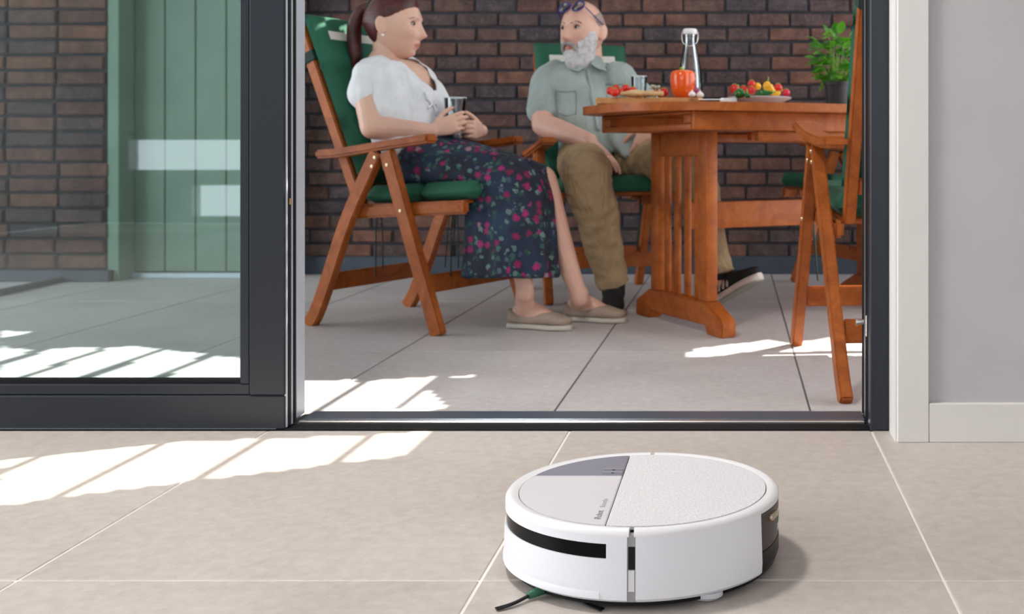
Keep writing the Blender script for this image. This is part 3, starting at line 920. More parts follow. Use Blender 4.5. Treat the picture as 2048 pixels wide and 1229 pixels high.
    slab('printed_label', [tuple(lq + bd * a_ + nrm * b_) for a_, b_ in ((-0.017, -0.004), (0.017, -0.004), (0.017, 0.0012), (-0.017, 0.0012))], -0.15, 0.15, label_m, cu, 0.0005)
    if ties:
        for u in (-0.30, 0.02):
            for s in (-1, 1):
                for kk in (0, 1):
                    bm = bmesh.new()
                    v = s * (W2 - 0.058) ; z0 = rz_(u) - 0.01
                    if kk: tube(bm, [P(u, v, z0), P(u - 0.015, v, z0 - 0.08), P(u - 0.025, v - 0.01 * s, z0 - 0.25)], 0.0022, 6)
                    else: tube(bm, [P(u, v, z0), P(u + 0.012, v, z0 - 0.08), P(u + 0.004, v - 0.012 * s, z0 - 0.22)], 0.0022, 6)
                    bm_obj('tie', bm, tie_m, cu, smooth=True)
    return root, P, M
# woman's chair
nf, nr = G(878, 672), G(622, 651)
dW = (nf - nr); dW.z = 0; dW.normalize(); lW = Vector((-dW.y, dW.x, 0))
cW = nf + lW * 0.255
ch1, PW, MW_ = chair('folding_armchair', cW, dW, 'wooden folding armchair with green cushion that the woman sits on', None, 'green canvas cushion behind and under the seated woman', 'wooden folding armchairs')
# man's chair
mf = G(1098, 611)
dM = Vector((0.34, -0.94, 0)).normalized(); lM = Vector((-dM.y, dM.x, 0))
cM = mf + lM * 0.255
ch2, PM, MM_ = chair('folding_armchair', cM, dM, 'wooden folding armchair with green cushion that the bearded man sits on', None, 'green canvas cushion behind and under the bearded man', 'wooden folding armchairs')
# empty chair at the door jamb
r0_, r1_ = G(1692, 808), G(1592, 690)
dR = (r1_ - r0_); dR.z = 0; span = dR.length; dR.normalize(); lR = Vector((-dR.y, dR.x, 0))
cR = r1_ - lR * 0.255
chair('folding_armchair', cR, dR, 'empty wooden folding armchair standing against the black door jamb',
      dict(front=[(-0.335, 0.628), (-0.16, 0.285), (0.0, 0.0)], rear=[(-0.385, 0.628), (-0.545, 0.39), (-0.68, 0.18), (-0.76, 0.06), (-span, 0.0)],
           arm=[(-0.66, 0.632), (-0.52, 0.634), (-0.28, 0.655), (-0.09, 0.688)], rail=[(-0.56, 0.40), (-0.06, 0.43)], post0=(-0.53, 0.42), post1=(-0.775, 1.10), seat=(-0.50, -0.02)),
      'green canvas cushion on the empty chair at the door jamb', 'wooden folding armchairs')

# chair on the far side of the table
f4 = G(1591, 565)
d4 = Vector((-0.88, -0.47, 0)).normalized(); l4 = Vector((-d4.y, d4.x, 0))
chair('folding_armchair', f4 + l4 * 0.255, d4, 'empty wooden folding armchair on the brick wall side of the table', dict(post1=(-0.60, 1.03)),
      'green canvas cushion on the empty chair beside the brick wall', 'wooden folding armchairs')

# ------------------------------------------------------------------ table
TT = 0.72
def build_table():
    a, b = G(1458, 677), G(1285, 628)
    Lf = (b - a).length
    pdir = (b - a).normalized(); e = Vector((pdir.y, -pdir.x, 0))
    Mc = (a + b) / 2
    ctr = Mc + e * 0.47
    root = empty('garden_table', (ctr.x, ctr.y, GZ), 'wooden garden table with slatted trestle legs and rounded top', 'table', rz=math.atan2(e.y, e.x))
    # local frame: x along e, y along pdir, z up (origin on ground at centre)
    M = Matrix((e, pdir, (0, 0, 1))).transposed().to_4x4(); M.translation = Vector((ctr.x, ctr.y, GZ))
    hT = TT - GZ
    def bx(nm, lo, hi, bev=0.004, par=root, **t):
        return box(nm, lo, hi, wood, par, bev, M, 2, **t)
    # top
    bm = bmesh.new()
    hl, hw = 0.78, 0.47
    poly = []
    for k in range(96):
        t = 2 * math.pi * k / 96
        c, s = math.cos(t), math.sin(t)
        poly.append((hl * math.copysign(abs(c) ** (2 / 3.0), c), hw * math.copysign(abs(s) ** (2 / 3.0), s)))
    prism(bm, poly, hT - 0.027, hT, M)
    es = [ed for ed in bm.edges if len(ed.link_faces) == 2 and ed.calc_face_angle(0) > 1.0]
    bmesh.ops.bevel(bm, geom=es, offset=0.006, segments=3, affect='EDGES')
    bm_obj('table_top', bm, wood, root, auto=40)
    # aprons
    al, aw, zt, zb2 = 0.62, 0.355, hT - 0.0275, hT - 0.088
    bx('apron', (-al, -aw, zb2), (al, -aw + 0.025, zt))
    bx('apron', (-al, aw - 0.025, zb2), (al, aw, zt))
    bx('apron', (al - 0.025, -aw + 0.026, zb2), (al, aw - 0.026, zt))
    # left end: open slot between two rails
    bx('end_rail', (-al, -aw + 0.026, zb2), (-al + 0.025, aw - 0.026, zb2 + 0.02))
    bx('end_rail', (-al, -aw + 0.026, zt - 0.010), (-al + 0.025, aw - 0.026, zt))
    bx('end_block', (-al, -aw + 0.026, zb2 + 0.0205), (-al + 0.025, -aw + 0.075, zt - 0.0105))
    bx('end_block', (-al, aw - 0.075, zb2 + 0.0205), (-al + 0.025, aw - 0.026, zt - 0.0105))
    # runners under the apron
    bx('runner', (-0.36, -aw + 0.03, zb2 - 0.034), (0.30, -aw + 0.06, zb2 - 0.001))
    bx('runner', (-0.36, aw - 0.06, zb2 - 0.034), (0.30, aw - 0.03, zb2 - 0.001))
    bx('runner', (-0.28, -0.15, zb2 - 0.03), (0.40, -0.12, zb2 - 0.001))
    for sx in (-1, 1):
        x0 = -0.47 * 1 if sx < 0 else 0.47
        hwf = Lf / 2
        # foot with arched underside
        prof = [(-hwf, 0), (-hwf + 0.10, 0), (-hwf + 0.115, 0.028), (hwf - 0.115, 0.028), (hwf - 0.10, 0), (hwf, 0), (hwf, 0.05), (hwf - 0.012, 0.062), (hwf - 0.10, 0.105), (-hwf + 0.10, 0.105), (-hwf + 0.012, 0.062), (-hwf, 0.05)]
        bm = bmesh.new()
        Mf = M @ Matrix(((0, 0, 1, x0), (1, 0, 0, 0), (0, 1, 0, 0), (0, 0, 0, 1)))
        prism(bm, prof, -0.0275, 0.0275, Mf)
        bmesh.ops.recalc_face_normals(bm, faces=bm.faces[:])
        es = [ed for ed in bm.edges if len(ed.link_faces) == 2 and ed.calc_face_angle(0) > 0.9]
        bmesh.ops.bevel(bm, geom=es, offset=0.004, segments=2, affect='EDGES')
        bm_obj('foot', bm, wood, root, auto=35)
        for py in (-0.178, 0.178):
            bx('post', (x0 - 0.021, py - 0.03, 0.1055), (x0 + 0.021, py + 0.03, zb2 - 0.0005))
        bx('top_rail', (x0 - 0.016, -0.1475, zb2 - 0.085), (x0 + 0.016, 0.1475, zb2 - 0.001))
        for k in range(4):
            yy = -0.111 + 0.074 * k
            bx('slat', (x0 - 0.006, yy - 0.0175, 0.106), (x0 + 0.006, yy + 0.0175, zb2 - 0.0855), 0.002)
    bx('stretcher', (-0.4525, -0.018, 0.335), (0.4525, 0.018, 0.43))
    return root, M
tbl, MT = build_table()

# ------------------------------------------------------------------ things on the table
def on_table(px, yk):
    p = W(px, 200, yk); return Vector((p.x, p.y, TT))
def sc(yk): return F / (yk * K)
red = plain('tomato_red', (0.62, 0.02, 0.010), 0.18, 0, 0.15)
orange = plain('pepper_orange', (0.82, 0.105, 0.004), 0.16, 0, 0.10, Coat_Weight=0.5)
yellow = plain('pepper_yellow', (0.85, 0.42, 0.015), 0.22, 0, 0.12)
green = plain('pepper_green', (0.015, 0.13, 0.018), 0.2, 0, 0.2)
stemg = plain('stem_green', (0.25, 0.42, 0.06), 0.5)
ginger = plain('ginger_skin', (0.62, 0.42, 0.20), 0.7, 0, 0.2, 30, 0.3, 80)
garlic = plain('garlic_white', (0.80, 0.76, 0.70), 0.5, 0, 0.06)
onion = plain('red_onion', (0.28, 0.06, 0.16), 0.3, 0, 0.35, 20)
white_c = plain('white_ceramic', (0.78, 0.77, 0.78), 0.2)
board_m = wood_mat('board_wood', (0.42, 0.19, 0.06), (0.55, 0.27, 0.10), (0.64, 0.34, 0.14), 0.5)
clear = glass_mat('clear_glass', (0.93, 0.95, 0.96), 0.06)
yb_ = 4.05
bp0, bp1 = on_table(1196, yb_), on_table(1408, yb_)
cb = box('cutting_board', (bp0.x, bp0.y - 0.07, TT + 0.0005), (bp1.x, bp0.y + 0.16, TT + 0.026), board_m, None, 0.006)
tag(cb, 'wooden cutting board under the tomatoes, ginger and orange pepper', 'cutting board')
BT = TT + 0.0265
def tomato(px, py, r_px, yk, zmin, label, group, mat=red, stem=True):
    s = sc(yk); r = r_px / s
    p = W(px, py, yk)
    z = max(p.z, zmin + r)
    root = empty('tomato', (p.x, p.y, z - r), label, 'tomato', group)
    bm = bmesh.new()
    lathe(bm, [(0, -0.93), (0.35, -0.92), (0.75, -0.68), (0.98, -0.2), (1.0, 0.15), (0.82, 0.62), (0.45, 0.88), (0.15, 0.86), (0, 0.80)], n=20, M=Matrix.Translation((p.x, p.y, z)) @ Matrix.Diagonal((r, r, r, 1)))
    bm_obj('flesh', bm, mat, root, smooth=True)
    if stem:
        bm = bmesh.new()
        for k in range(5):
            a = k * 1.2566 + px
            tube(bm, [(p.x, p.y, z + r * 0.82), (p.x + math.cos(a) * r * 0.3, p.y + math.sin(a) * r * 0.3, z + r * 0.96), (p.x + math.cos(a) * r * 0.6, p.y + math.sin(a) * r * 0.6, z + r * 0.88)], r * 0.06, 5, 2)
        tube(bm, [(p.x, p.y, z + r * 0.8), (p.x + r * 0.1, p.y, z + r * 1.2)], r * 0.07, 5, 2)
        bm_obj('calyx', bm, stemg, root)
    return root
LB = 'small red vine tomato heaped on the cutting board beside the ginger root'
for q in ((1221.5, 182, 8.6, 4.02), (1229.5, 190, 9.0, 3.97), (1232, 176, 7.0, 4.10), (1240, 183, 7.0, 4.04), (1251, 177, 8.2, 4.10), (1266, 181, 7.6, 4.08)):
    tomato(*q, BT, LB, 'vine tomatoes on the cutting board')
for q in ((1311, 186, 6.5, 4.10), (1328, 185, 9.0, 4.08), (1320, 189, 6.5, 4.02)):
    tomato(*q, BT, 'small red tomato lying between the ginger root and the orange pepper', 'tomatoes beside the orange pepper')
# ginger root
bm = bmesh.new()
gpts = [(1240, 190), (1254, 191), (1268, 190), (1282, 192), (1296, 194), (1310, 196), (1322, 195)]
yk = 3.99
gp = [W(x_, y_, yk) for x_, y_ in gpts]
gp = [Vector((q.x, q.y, BT + 0.0125)) for q in gp]
loft(bm, [(*q, r_, r_ * 0.75) for q, r_ in zip(gp, (0.008, 0.014, 0.017, 0.018, 0.015, 0.012, 0.009))], side=(0, 1, 0), seg=12, smooth=4, wob=lambda t, a: 1 + 0.12 * math.sin(14 * t + 2 * a))
ball(bm, gp[2] + Vector((0.01, -0.016, 0.0)), (0.016, 0.013, 0.010)); ball(bm, gp[4] + Vector((0.0, -0.014, 0.0)), (0.014, 0.012, 0.009)); ball(bm, gp[6], (0.011, 0.010, 0.010))
gme = remesh(bm, 0.0025, 3)
tag(mesh_obj('ginger_root', gme, ginger, None, True), 'knobbly pale ginger root lying on the front of the cutting board', 'ginger')
# orange pepper
def bell(name, px, py, w_px, h_px, yk, z0, mat, label, cat='pepper'):
    s = sc(yk); p = W(px, py, yk); R = w_px / 2 / s; hh = h_px / s
    root = empty(name, (p.x, p.y, z0), label, cat)
    bm = bmesh.new()
    prof = [(0.0, 0.06), (0.35, 0.02), (0.62, 0.03), (0.86, 0.22), (0.97, 0.5), (1.0, 0.72), (0.92, 0.90), (0.70, 0.985), (0.42, 0.96), (0.2, 0.90), (0.0, 0.88)]
    pr = [tuple(x_) for x_ in catmull(prof, 3)]
    n = 48; rings = []
    for i in range(n):
        a_ = 2 * math.pi * i / n
        lob = 0.90 + 0.10 * abs(math.cos(2 * a_ + 0.5)) ** 0.7
        rings.append([bm.verts.new((p.x + R * max(r_, 0) * lob * math.cos(a_), p.y + R * max(r_, 0) * lob * math.sin(a_), z0 + hh * z_)) for r_, z_ in pr])
    for i in range(n):
        A, B_ = rings[i], rings[(i + 1) % n]
        for j in range(len(pr) - 1):
            bm.faces.new((A[j], B_[j], B_[j + 1], A[j + 1]))
    bmesh.ops.remove_doubles(bm, verts=bm.verts[:], dist=1e-6)
    bm_obj('flesh', bm, mat, root, smooth=True)
    bm = bmesh.new()
    tube(bm, [(p.x, p.y, z0 + hh * 0.88), (p.x - 0.002, p.y, z0 + hh * 1.0), (p.x - 0.006, p.y, z0 + hh * 1.10)], [R * 0.2, R * 0.13, R * 0.16], 10)
    bm_obj('stem', bm, stemg, root, smooth=True)
bell('bell_pepper', 1366, 170, 52, 56, 4.03, BT, orange, 'large glossy orange bell pepper standing in front of the glass bottle')
# garlic bulbs and red onion
def bulb(name, px, py, r_px, yk, mat, label, cat, zb0):
    s = sc(yk); p = W(px, py, yk); r = r_px / s
    root = empty(name, (p.x, p.y, zb0), label, cat)
    bm = bmesh.new()
    lathe(bm, [(0, 0.0), (0.45, 0.02), (0.9, 0.4), (1.0, 0.8), (0.8, 1.3), (0.4, 1.62), (0.16, 1.85), (0.10, 2.2), (0, 2.22)], n=24, M=Matrix.Translation((p.x, p.y, zb0)) @ Matrix.Diagonal((r, r, r * 0.9, 1)))
    bm_obj('skin', bm, mat, root, smooth=True)
    bm = bmesh.new()
    for k in range(6):
        tube(bm, [(p.x, p.y, zb0 + r * 0.1), (p.x + math.cos(k * 1.05) * r * 0.12, p.y + math.sin(k * 1.05) * r * 0.12, zb0 + 0.0012)], r * 0.03, 5, 2)
    bm_obj('root_tuft', bm, ginger, root)
bulb('garlic_bulb', 1384, 195, 7.5, 3.96, garlic, 'white garlic bulb in front of the glass bottle at the board edge', 'garlic', BT)
bulb('garlic_bulb', 1400, 192, 8, 4.02, garlic, 'white garlic bulb beside the red onion at the board edge', 'garlic', BT)
bulb('red_onion', 1391, 178, 15, 4.12, onion, 'purple red onion behind the orange pepper', 'onion', BT)
# leafy sprig behind the tomatoes
sp = empty('herb_sprig', on_table(1309, 4.13) + Vector((0, 0, 0.027)), 'small pale herb sprig lying behind the ginger root', 'herb')
rs = random.Random(4)
for k in range(10):
    bm = bmesh.new(); c = W(1300 + rs.uniform(0, 22), 176 + rs.uniform(-5, 8), 4.14)
    ball(bm, c, (0.005, 0.004, 0.006), None, 8, 6)
    bm_obj('floret', bm, plain('sprig', (0.45, 0.47, 0.33), 0.7) if k == 0 else MATS['sprig'], sp, smooth=True)
bm = bmesh.new(); c0 = W(1309, 196, 4.14)
for k in range(6): tube(bm, [(c0.x, c0.y, BT + 0.002), tuple(W(1300 + 4 * k, 182, 4.14))], 0.001, 5, 2)
bm_obj('stalk', bm, stemg, sp)
# drinking glasses
def tumbler(px0, px1, py_top, z0, yk, label, hold=None, tilt=None):
    s = sc(yk); p = W((px0 + px1) / 2, py_top, yk); R = (px1 - px0) / 2 / s; hh = p.z - z0
    root = empty('drinking_glass', (p.x, p.y, z0), label, 'glass', 'clear tumblers')
    bm = bmesh.new()
    lathe(bm, [(0, 0.0), (R * 0.78, 0.0), (R * 0.80, 0.004), (R, hh), (R - 0.002, hh), (R * 0.77, 0.012), (0, 0.010)], n=32, M=Matrix.Translation((p.x, p.y, z0)))
    bm_obj('glass_body', bm, clear, root, auto=50)
    bm = bmesh.new()
    lathe(bm, [(R + 0.0004, hh - 0.003), (R + 0.0010, hh), (R - 0.0022, hh), (R - 0.0024, hh - 0.003)], n=32, closed_prof=True, M=Matrix.Translation((p.x, p.y, z0)))
    bm_obj('rim', bm, plain('glass_rim', (0.75, 0.8, 0.82), 0.1) if 'glass_rim' not in MATS else MATS['glass_rim'], root, auto=50)
    if hold:
        bm = bmesh.new(); lathe(bm, [(0, 0.012), (R * 0.76, 0.0125), (R * 0.86, hh * 0.5), (0, hh * 0.5)], n=32, M=Matrix.Translation((p.x, p.y, z0)))
        bm_obj('water', bm, glass_mat('water', (0.86, 0.92, 0.92), 0.05), root, smooth=False)
    return root
tumbler(1262, 1294, 152, TT + 0.0005, 4.32, 'clear drinking glass standing on the table behind the tomatoes')
# swing-top bottle
def bottle():
    yk = 4.28; s = sc(yk); p = on_table(1380, yk); z0 = TT + 0.0005
    ztop = W(1380, 58, yk).z; hh = ztop - z0; R = 25 / s
    root = empty('glass_bottle', (p.x, p.y, z0), 'tall clear swing-top glass bottle behind the orange pepper', 'bottle')
    M = Matrix.Translation((p.x, p.y, z0))
    bm = bmesh.new()
    pr = [(0, 0), (R * 0.95, 0), (R, 0.006), (R, hh * 0.30), (R * 0.93, hh * 0.45), (R * 0.68, hh * 0.68), (R * 0.50, hh * 0.80), (R * 0.46, hh * 0.90), (R * 0.52, hh * 0.905), (R * 0.52, hh * 0.93),
          (R * 0.40, hh * 0.93), (R * 0.40, hh * 0.82), (R * 0.6, hh * 0.68), (R * 0.88, hh * 0.45), (R * 0.94, hh * 0.30), (R * 0.94, 0.01), (0, 0.008)]
    lathe(bm, pr, n=32, M=M); bm_obj('glass_body', bm, clear, root, auto=60)
    bm = bmesh.new(); lathe(bm, [(0, 0.932 * hh), (R * 0.54, 0.932 * hh), (R * 0.58, hh * 0.95), (R * 0.58, hh * 0.985), (R * 0.5, hh), (0, hh)], n=24, M=M)
    bm_obj('stopper', bm, white_c, root, auto=40)
    bm = bmesh.new()
    for sy in (-1, 1):
        tube(bm, [(p.x + sy * R * 0.62, p.y, z0 + hh * 0.965), (p.x + sy * R * 0.64, p.y - 0.006, z0 + hh * 0.90), (p.x + sy * R * 0.52, p.y - 0.012, z0 + hh * 0.82), (p.x, p.y - R * 0.62, z0 + hh * 0.77)], 0.0016, 6)
    bm_obj('wire_bail', bm, steel, root, smooth=True)
    bm = bmesh.new(); lathe(bm, [(0, 0.010), (R * 0.93, 0.011), (R * 0.93, hh * 0.30), (R * 0.87, hh * 0.44), (0, hh * 0.44)], n=32, M=M)
    bm_obj('water', bm, MATS.get('water') or glass_mat('water', (0.86, 0.92, 0.92), 0.05), root)
bottle()
# knife
kn = empty('kitchen_knife', on_table(1430, 3.98), 'small kitchen knife with pale blade lying beside the plate', 'knife')
k0, k1, k2 = on_table(1398, 4.0), on_table(1442, 3.97), on_table(1463, 3.96)
bm = bmesh.new(); add_box(bm, (k0.x, k1.y - 0.011, TT + 0.018), (k1.x, k1.y + 0.011, TT + 0.0195)); bm_obj('blade', bm, steel, kn)
bm = bmesh.new(); add_box(bm, (k1.x - 0.004, k1.y - 0.012, TT + 0.0005), (k2.x + 0.02, k1.y + 0.012, TT + 0.024), None, 0.006, 2); bm_obj('handle', bm, white_c, kn, auto=40)
# plate of vegetables
yp = 4.05; pc = on_table(1519, yp); PR = 64 / sc(yp)
plt = empty('plate', pc, 'white plate holding tomatoes and coloured peppers', 'plate')
bm = bmesh.new()
lathe(bm, [(0, 0.0005), (PR * 0.55, 0.0005), (PR * 0.6, 0.006), (PR * 0.98, 0.024), (PR, 0.027), (PR * 0.97, 0.029), (PR * 0.58, 0.012), (0, 0.011)], n=48, M=Matrix.Translation(pc))
bm_obj('dish', bm, white_c, plt, auto=50)
bm = bmesh.new(); lathe(bm, [(PR * 0.995, 0.0268), (PR * 1.004, 0.0278), (PR * 0.99, 0.0296), (PR * 0.975, 0.0288)], n=48, closed_prof=True, M=Matrix.Translation(pc))
bm_obj('rim_band', bm, plain('rim_grey', (0.5, 0.48, 0.5), 0.3), plt, auto=50)
PZ = TT + 0.015
for q, lb in (((1469, 178, 10, 4.05), 'red tomato at the knife side of the plate'), ((1487, 178, 7.5, 4.14), 'small red tomato behind the green peppers on the plate'),
              ((1503, 168, 8, 4.12), 'red tomato on top of the heap on the plate'), ((1503, 181, 8.8, 4.03), 'orange red tomato in the middle of the plate')):
    tomato(*q, PZ, lb, 'tomatoes on the plate')
tomato(1556, 176, 9, 4.10, PZ, 'dark red tomato behind the radish on the plate', 'tomatoes on the plate')
tomato(1515, 173, 7.5, 4.14, PZ, 'round yellow tomato in the middle of the plate', 'tomatoes on the plate', yellow)
def capsicum(name, pts, rad, mat, label, cat, yk, zoff=0.0):
    P_ = [W(x_, y_, yk) for x_, y_ in pts]
    root = empty(name, (P_[0].x, P_[0].y, P_[0].z), label, cat)
    bm = bmesh.new(); loft(bm, [(*q, r_ / sc(yk), r_ / sc(yk)) for q, r_ in zip(P_, rad)], side=(0, 1, 0), seg=14, smooth=5, wob=lambda t, a: 1 + 0.06 * math.cos(3 * a))
    bm_obj('flesh', bm, mat, root, smooth=True)
    bm = bmesh.new(); d_ = (P_[0] - P_[1]).normalized()
    tube(bm, [P_[0], P_[0] + d_ * 0.006, P_[0] + d_ * 0.012 + Vector((0, 0, 0.003))], 0.0022, 7)
    bm_obj('stem', bm, stemg, root, smooth=True)
capsicum('yellow_pepper', [(1536, 163), (1535, 170), (1539, 178), (1547, 186), (1556, 190)], (3, 9.5, 9, 6.5, 3), yellow, 'yellow pear-shaped pepper leaning on the plate', 'pepper', 4.02)
capsicum('yellow_pepper', [(1560, 184), (1554, 188), (1545, 190)], (3, 5.5, 3), yellow, 'small orange yellow pepper lying by the radish', 'pepper', 3.99)
capsicum('green_pepper', [(1478, 178), (1479, 184), (1480, 191), (1481, 196)], (5, 11, 11, 6), green, 'stubby dark green pepper at the front of the plate', 'pepper', 3.94)
capsicum('green_pepper', [(1495, 187), (1495.5, 191), (1496, 196)], (3, 5.5, 3.5), green, 'tiny green pepper beside the stubby one', 'pepper', 3.92)
capsicum('green_chilli', [(1545, 185), (1536, 186), (1524, 186), (1512, 189)], (2.5, 4.5, 6, 2), green, 'long green chilli lying across the plate', 'chilli', 3.96)
tomato(1572, 186, 8.5, 4.02, PZ, 'shiny red radish at the end of the plate', 'radishes', plain('radish', (0.62, 0.015, 0.05), 0.2))
for o in bpy.data.objects:
    if o.get('label', '').startswith('shiny red radish'): o.name = 'radish'; o['category'] = 'radish'; del o['group']

# basil in a dark pot
def basil():
    yk = 4.62; s = sc(yk); p = on_table(1674, yk); z0 = TT + 0.0005
    root = empty('potted_basil', (p.x, p.y, z0), 'bushy green basil plant in a dark pot on the table', 'plant')
    zt_ = W(1670, 164, yk).z; R = 26 / s
    bm = bmesh.new()
    lathe(bm, [(0, 0), (R * 0.75, 0), (R * 0.95, zt_ - z0 - 0.012), (R * 1.04, zt_ - z0 - 0.012), (R * 1.04, zt_ - z0), (R * 0.93, zt_ - z0), (R * 0.9, zt_ - z0 - 0.01), (0, zt_ - z0 - 0.012)], n=28, M=Matrix.Translation((p.x, p.y, z0)))
    bm_obj('pot', bm, plain('dark_pot', (0.02, 0.018, 0.02), 0.5), root, auto=40)
    m, nt, b = nmat('basil_leaf')
    r_ = obj_random(nt)
    L(nt, ramp(nt, r_, [(0, (0.03, 0.16, 0.012)), (0.5, (0.06, 0.30, 0.02)), (1, (0.17, 0.42, 0.05))]), b.inputs['Base Color'])
    b.inputs['Roughness'].default_value = 0.35
    tr = nt.nodes.new('ShaderNodeBsdfTranslucent'); tr.inputs[0].default_value = (0.18, 0.55, 0.04, 1)
    mx = nt.nodes.new('ShaderNodeMixShader'); mx.inputs[0].default_value = 0.35
    L(nt, b.outputs[0], mx.inputs[1]); L(nt, tr.outputs[0], mx.inputs[2]); L(nt, mx.outputs[0], nt.nodes['Material Output'].inputs[0])
    bm = bmesh.new()
    nu, nv = 6, 4; vs = {}
    for i in range(nu + 1):
        for j in range(nv + 1):
            t = i / nu; w_ = math.sin(math.pi * min(1, t * 0.95 + 0.03)) ** 0.8 * 0.62
            y = (j / nv * 2 - 1) * w_ * 0.55
            vs[i, j] = bm.verts.new((t, y, 0.22 * math.sin(t * 2.6) - 0.10 * t - 0.5 * abs(y) ** 1.4 * 0.5))
    for i in range(nu):
        for j in range(nv): bm.faces.new((vs[i, j], vs[i + 1, j], vs[i + 1, j + 1], vs[i, j + 1]))
    me = bpy.data.meshes.new('leaf'); bm.to_mesh(me); bm.free(); me.materials.append(m)
    for q in me.polygons: q.use_smooth = True
    rnd = random.Random(11)
    stems = bmesh.new()
    c = Vector((p.x, p.y, W(1670, 118, yk).z))
    ax, ay, az = 55 / s, 50 / s, 54 / s
    for k in range(150):
        while True:
            q = Vector((rnd.uniform(-1, 1), rnd.uniform(-1, 1), rnd.uniform(-1, 1)))
            if 0.25 < q.length < 1: break
        pos = c + Vector((q.x * ax * (0.8 + 0.2 * q.z), q.y * ay, q.z * az))
        out = Vector((q.x, q.y, q.z * 0.4 + 0.1)).normalized()
        o = bpy.data.objects.new('leaf', me)
        ln = rnd.uniform(0.034, 0.058)
        qt = out.to_track_quat('X', 'Z') @ Quaternion((1, 0, 0), rnd.uniform(-0.7, 0.7)) @ Quaternion((0, 1, 0), rnd.uniform(-0.2, 0.8))
        o.matrix_basis = Matrix.LocRotScale(pos - root.location, qt, Vector((ln, ln, ln)))
        COL.objects.link(o); o.parent = root
        if k % 6 == 0: tube(stems, [(p.x + rnd.uniform(-.02, .02), p.y + rnd.uniform(-.02, .02), zt_ - 0.014), (pos.x, pos.y, pos.z)], 0.0014, 5, 2)
    bm_obj('stems', stems, stemg, root)
basil()

# ------------------------------------------------------------------ people
from mathutils.bvhtree import BVHTree
def skin_mat(name, col, lip):
    m, nt, b = nmat(name)
    at = nt.nodes.new('ShaderNodeAttribute'); at.attribute_name = 'tint'
    n = noise(nt, coords(nt), 22, 4)
    c = mix(nt, 0.25, col, ramp(nt, n, [(0.3, tuple(x * 0.8 for x in col)), (0.7, tuple(min(1, x * 1.15) for x in col))]))
    c = mix(nt, at.outputs['Fac'], c, lip)
    L(nt, c, b.inputs['Base Color'])
    b.inputs['Roughness'].default_value = 0.45
    b.inputs['Subsurface Weight'].default_value = 0.12
    b.inputs['Subsurface Radius'].default_value = (0.012, 0.004, 0.002)
    b.inputs['Subsurface Scale'].default_value = 0.6
    return m
def cloth(name, col, rough=0.85, scale=9.0, strength=0.5, weave=500.0, var=0.05):
    m, nt, b = nmat(name)
    v = coords(nt)
    n1 = noise(nt, coords(nt, (1, 1, 0.45)), scale, 3, 0.5, 1.2)
    n2 = noise(nt, v, weave, 2)
    c = ramp(nt, noise(nt, v, 30, 3), [(0.3, tuple(x * (1 - var) for x in col)), (0.7, tuple(min(1, x * (1 + var)) for x in col))])
    L(nt, c, b.inputs['Base Color']); b.inputs['Roughness'].default_value = rough
    h = mathn(nt, 'ADD', mathn(nt, 'MULTIPLY', n1, 1.0), mathn(nt, 'MULTIPLY', n2, 0.05))
    bump(nt, b, h, strength, 0.03)
    return m
def floral():
    m, nt, b = nmat('floral_fabric')
    v = coords(nt)
    nz = nt.nodes.new('ShaderNodeTexNoise'); nz.inputs['Scale'].default_value = 70; L(nt, v, nz.inputs['Vector'])
    add = nt.nodes.new('ShaderNodeVectorMath'); add.operation = 'MULTIPLY_ADD'
    L(nt, nz.outputs['Color'], add.inputs[0]); add.inputs[1].default_value = (0.020, 0.020, 0.020); L(nt, v, add.inputs[2])
    vv = add.outputs[0]
    def vor(scale, off):
        mp = nt.nodes.new('ShaderNodeMapping'); mp.inputs['Location'].default_value = off; L(nt, vv, mp.inputs['Vector'])
        n = nt.nodes.new('ShaderNodeTexVoronoi'); n.inputs['Scale'].default_value = scale; L(nt, mp.outputs[0], n.inputs['Vector'])
        return n
    base = ramp(nt, noise(nt, v, 7, 3), [(0.35, (0.008, 0.010, 0.026)), (0.55, (0.010, 0.022, 0.055)), (0.7, (0.015, 0.040, 0.085))])
    lf = vor(46, (3, 1, 2))
    sel = nt.nodes.new('ShaderNodeSeparateColor'); L(nt, lf.outputs['Color'], sel.inputs[0])
    leafmask = mathn(nt, 'MULTIPLY', mathn(nt, 'LESS_THAN', lf.outputs['Distance'], 0.42), mathn(nt, 'GREATER_THAN', sel.outputs[0], 0.40))
    leafc = ramp(nt, sel.outputs[1], [(0, (0.012, 0.055, 0.040)), (0.45, (0.02, 0.09, 0.07)), (0.75, (0.13, 0.22, 0.20)), (1, (0.03, 0.05, 0.12))])
    c = mix(nt, leafmask, base, leafc)
    fl = vor(31, (0, 5, 1))
    s2 = nt.nodes.new('ShaderNodeSeparateColor'); L(nt, fl.outputs['Color'], s2.inputs[0])
    fm = mathn(nt, 'MULTIPLY', mathn(nt, 'LESS_THAN', fl.outputs['Distance'], 0.40), mathn(nt, 'GREATER_THAN', s2.outputs[0], 0.58))
    fc = ramp(nt, s2.outputs[1], [(0, (0.30, 0.012, 0.10)), (0.4, (0.42, 0.02, 0.17)), (0.7, (0.22, 0.012, 0.06)), (0.9, (0.40, 0.22, 0.24))], 'CONSTANT')
    fc = mix(nt, ramp(nt, fl.outputs['Distance'], [(0.0, (0, 0, 0)), (0.4, (1, 1, 1))]), fc, mix(nt, 0.5, fc, (0.05, 0.0, 0.03)))
    c = mix(nt, fm, c, fc)
    L(nt, c, b.inputs['Base Color']); b.inputs['Roughness'].default_value = 0.75
    bump(nt, b, noise(nt, coords(nt, (1, 1, 0.5)), 8, 3, 0.5, 1.0), 0.45, 0.03)
    return m

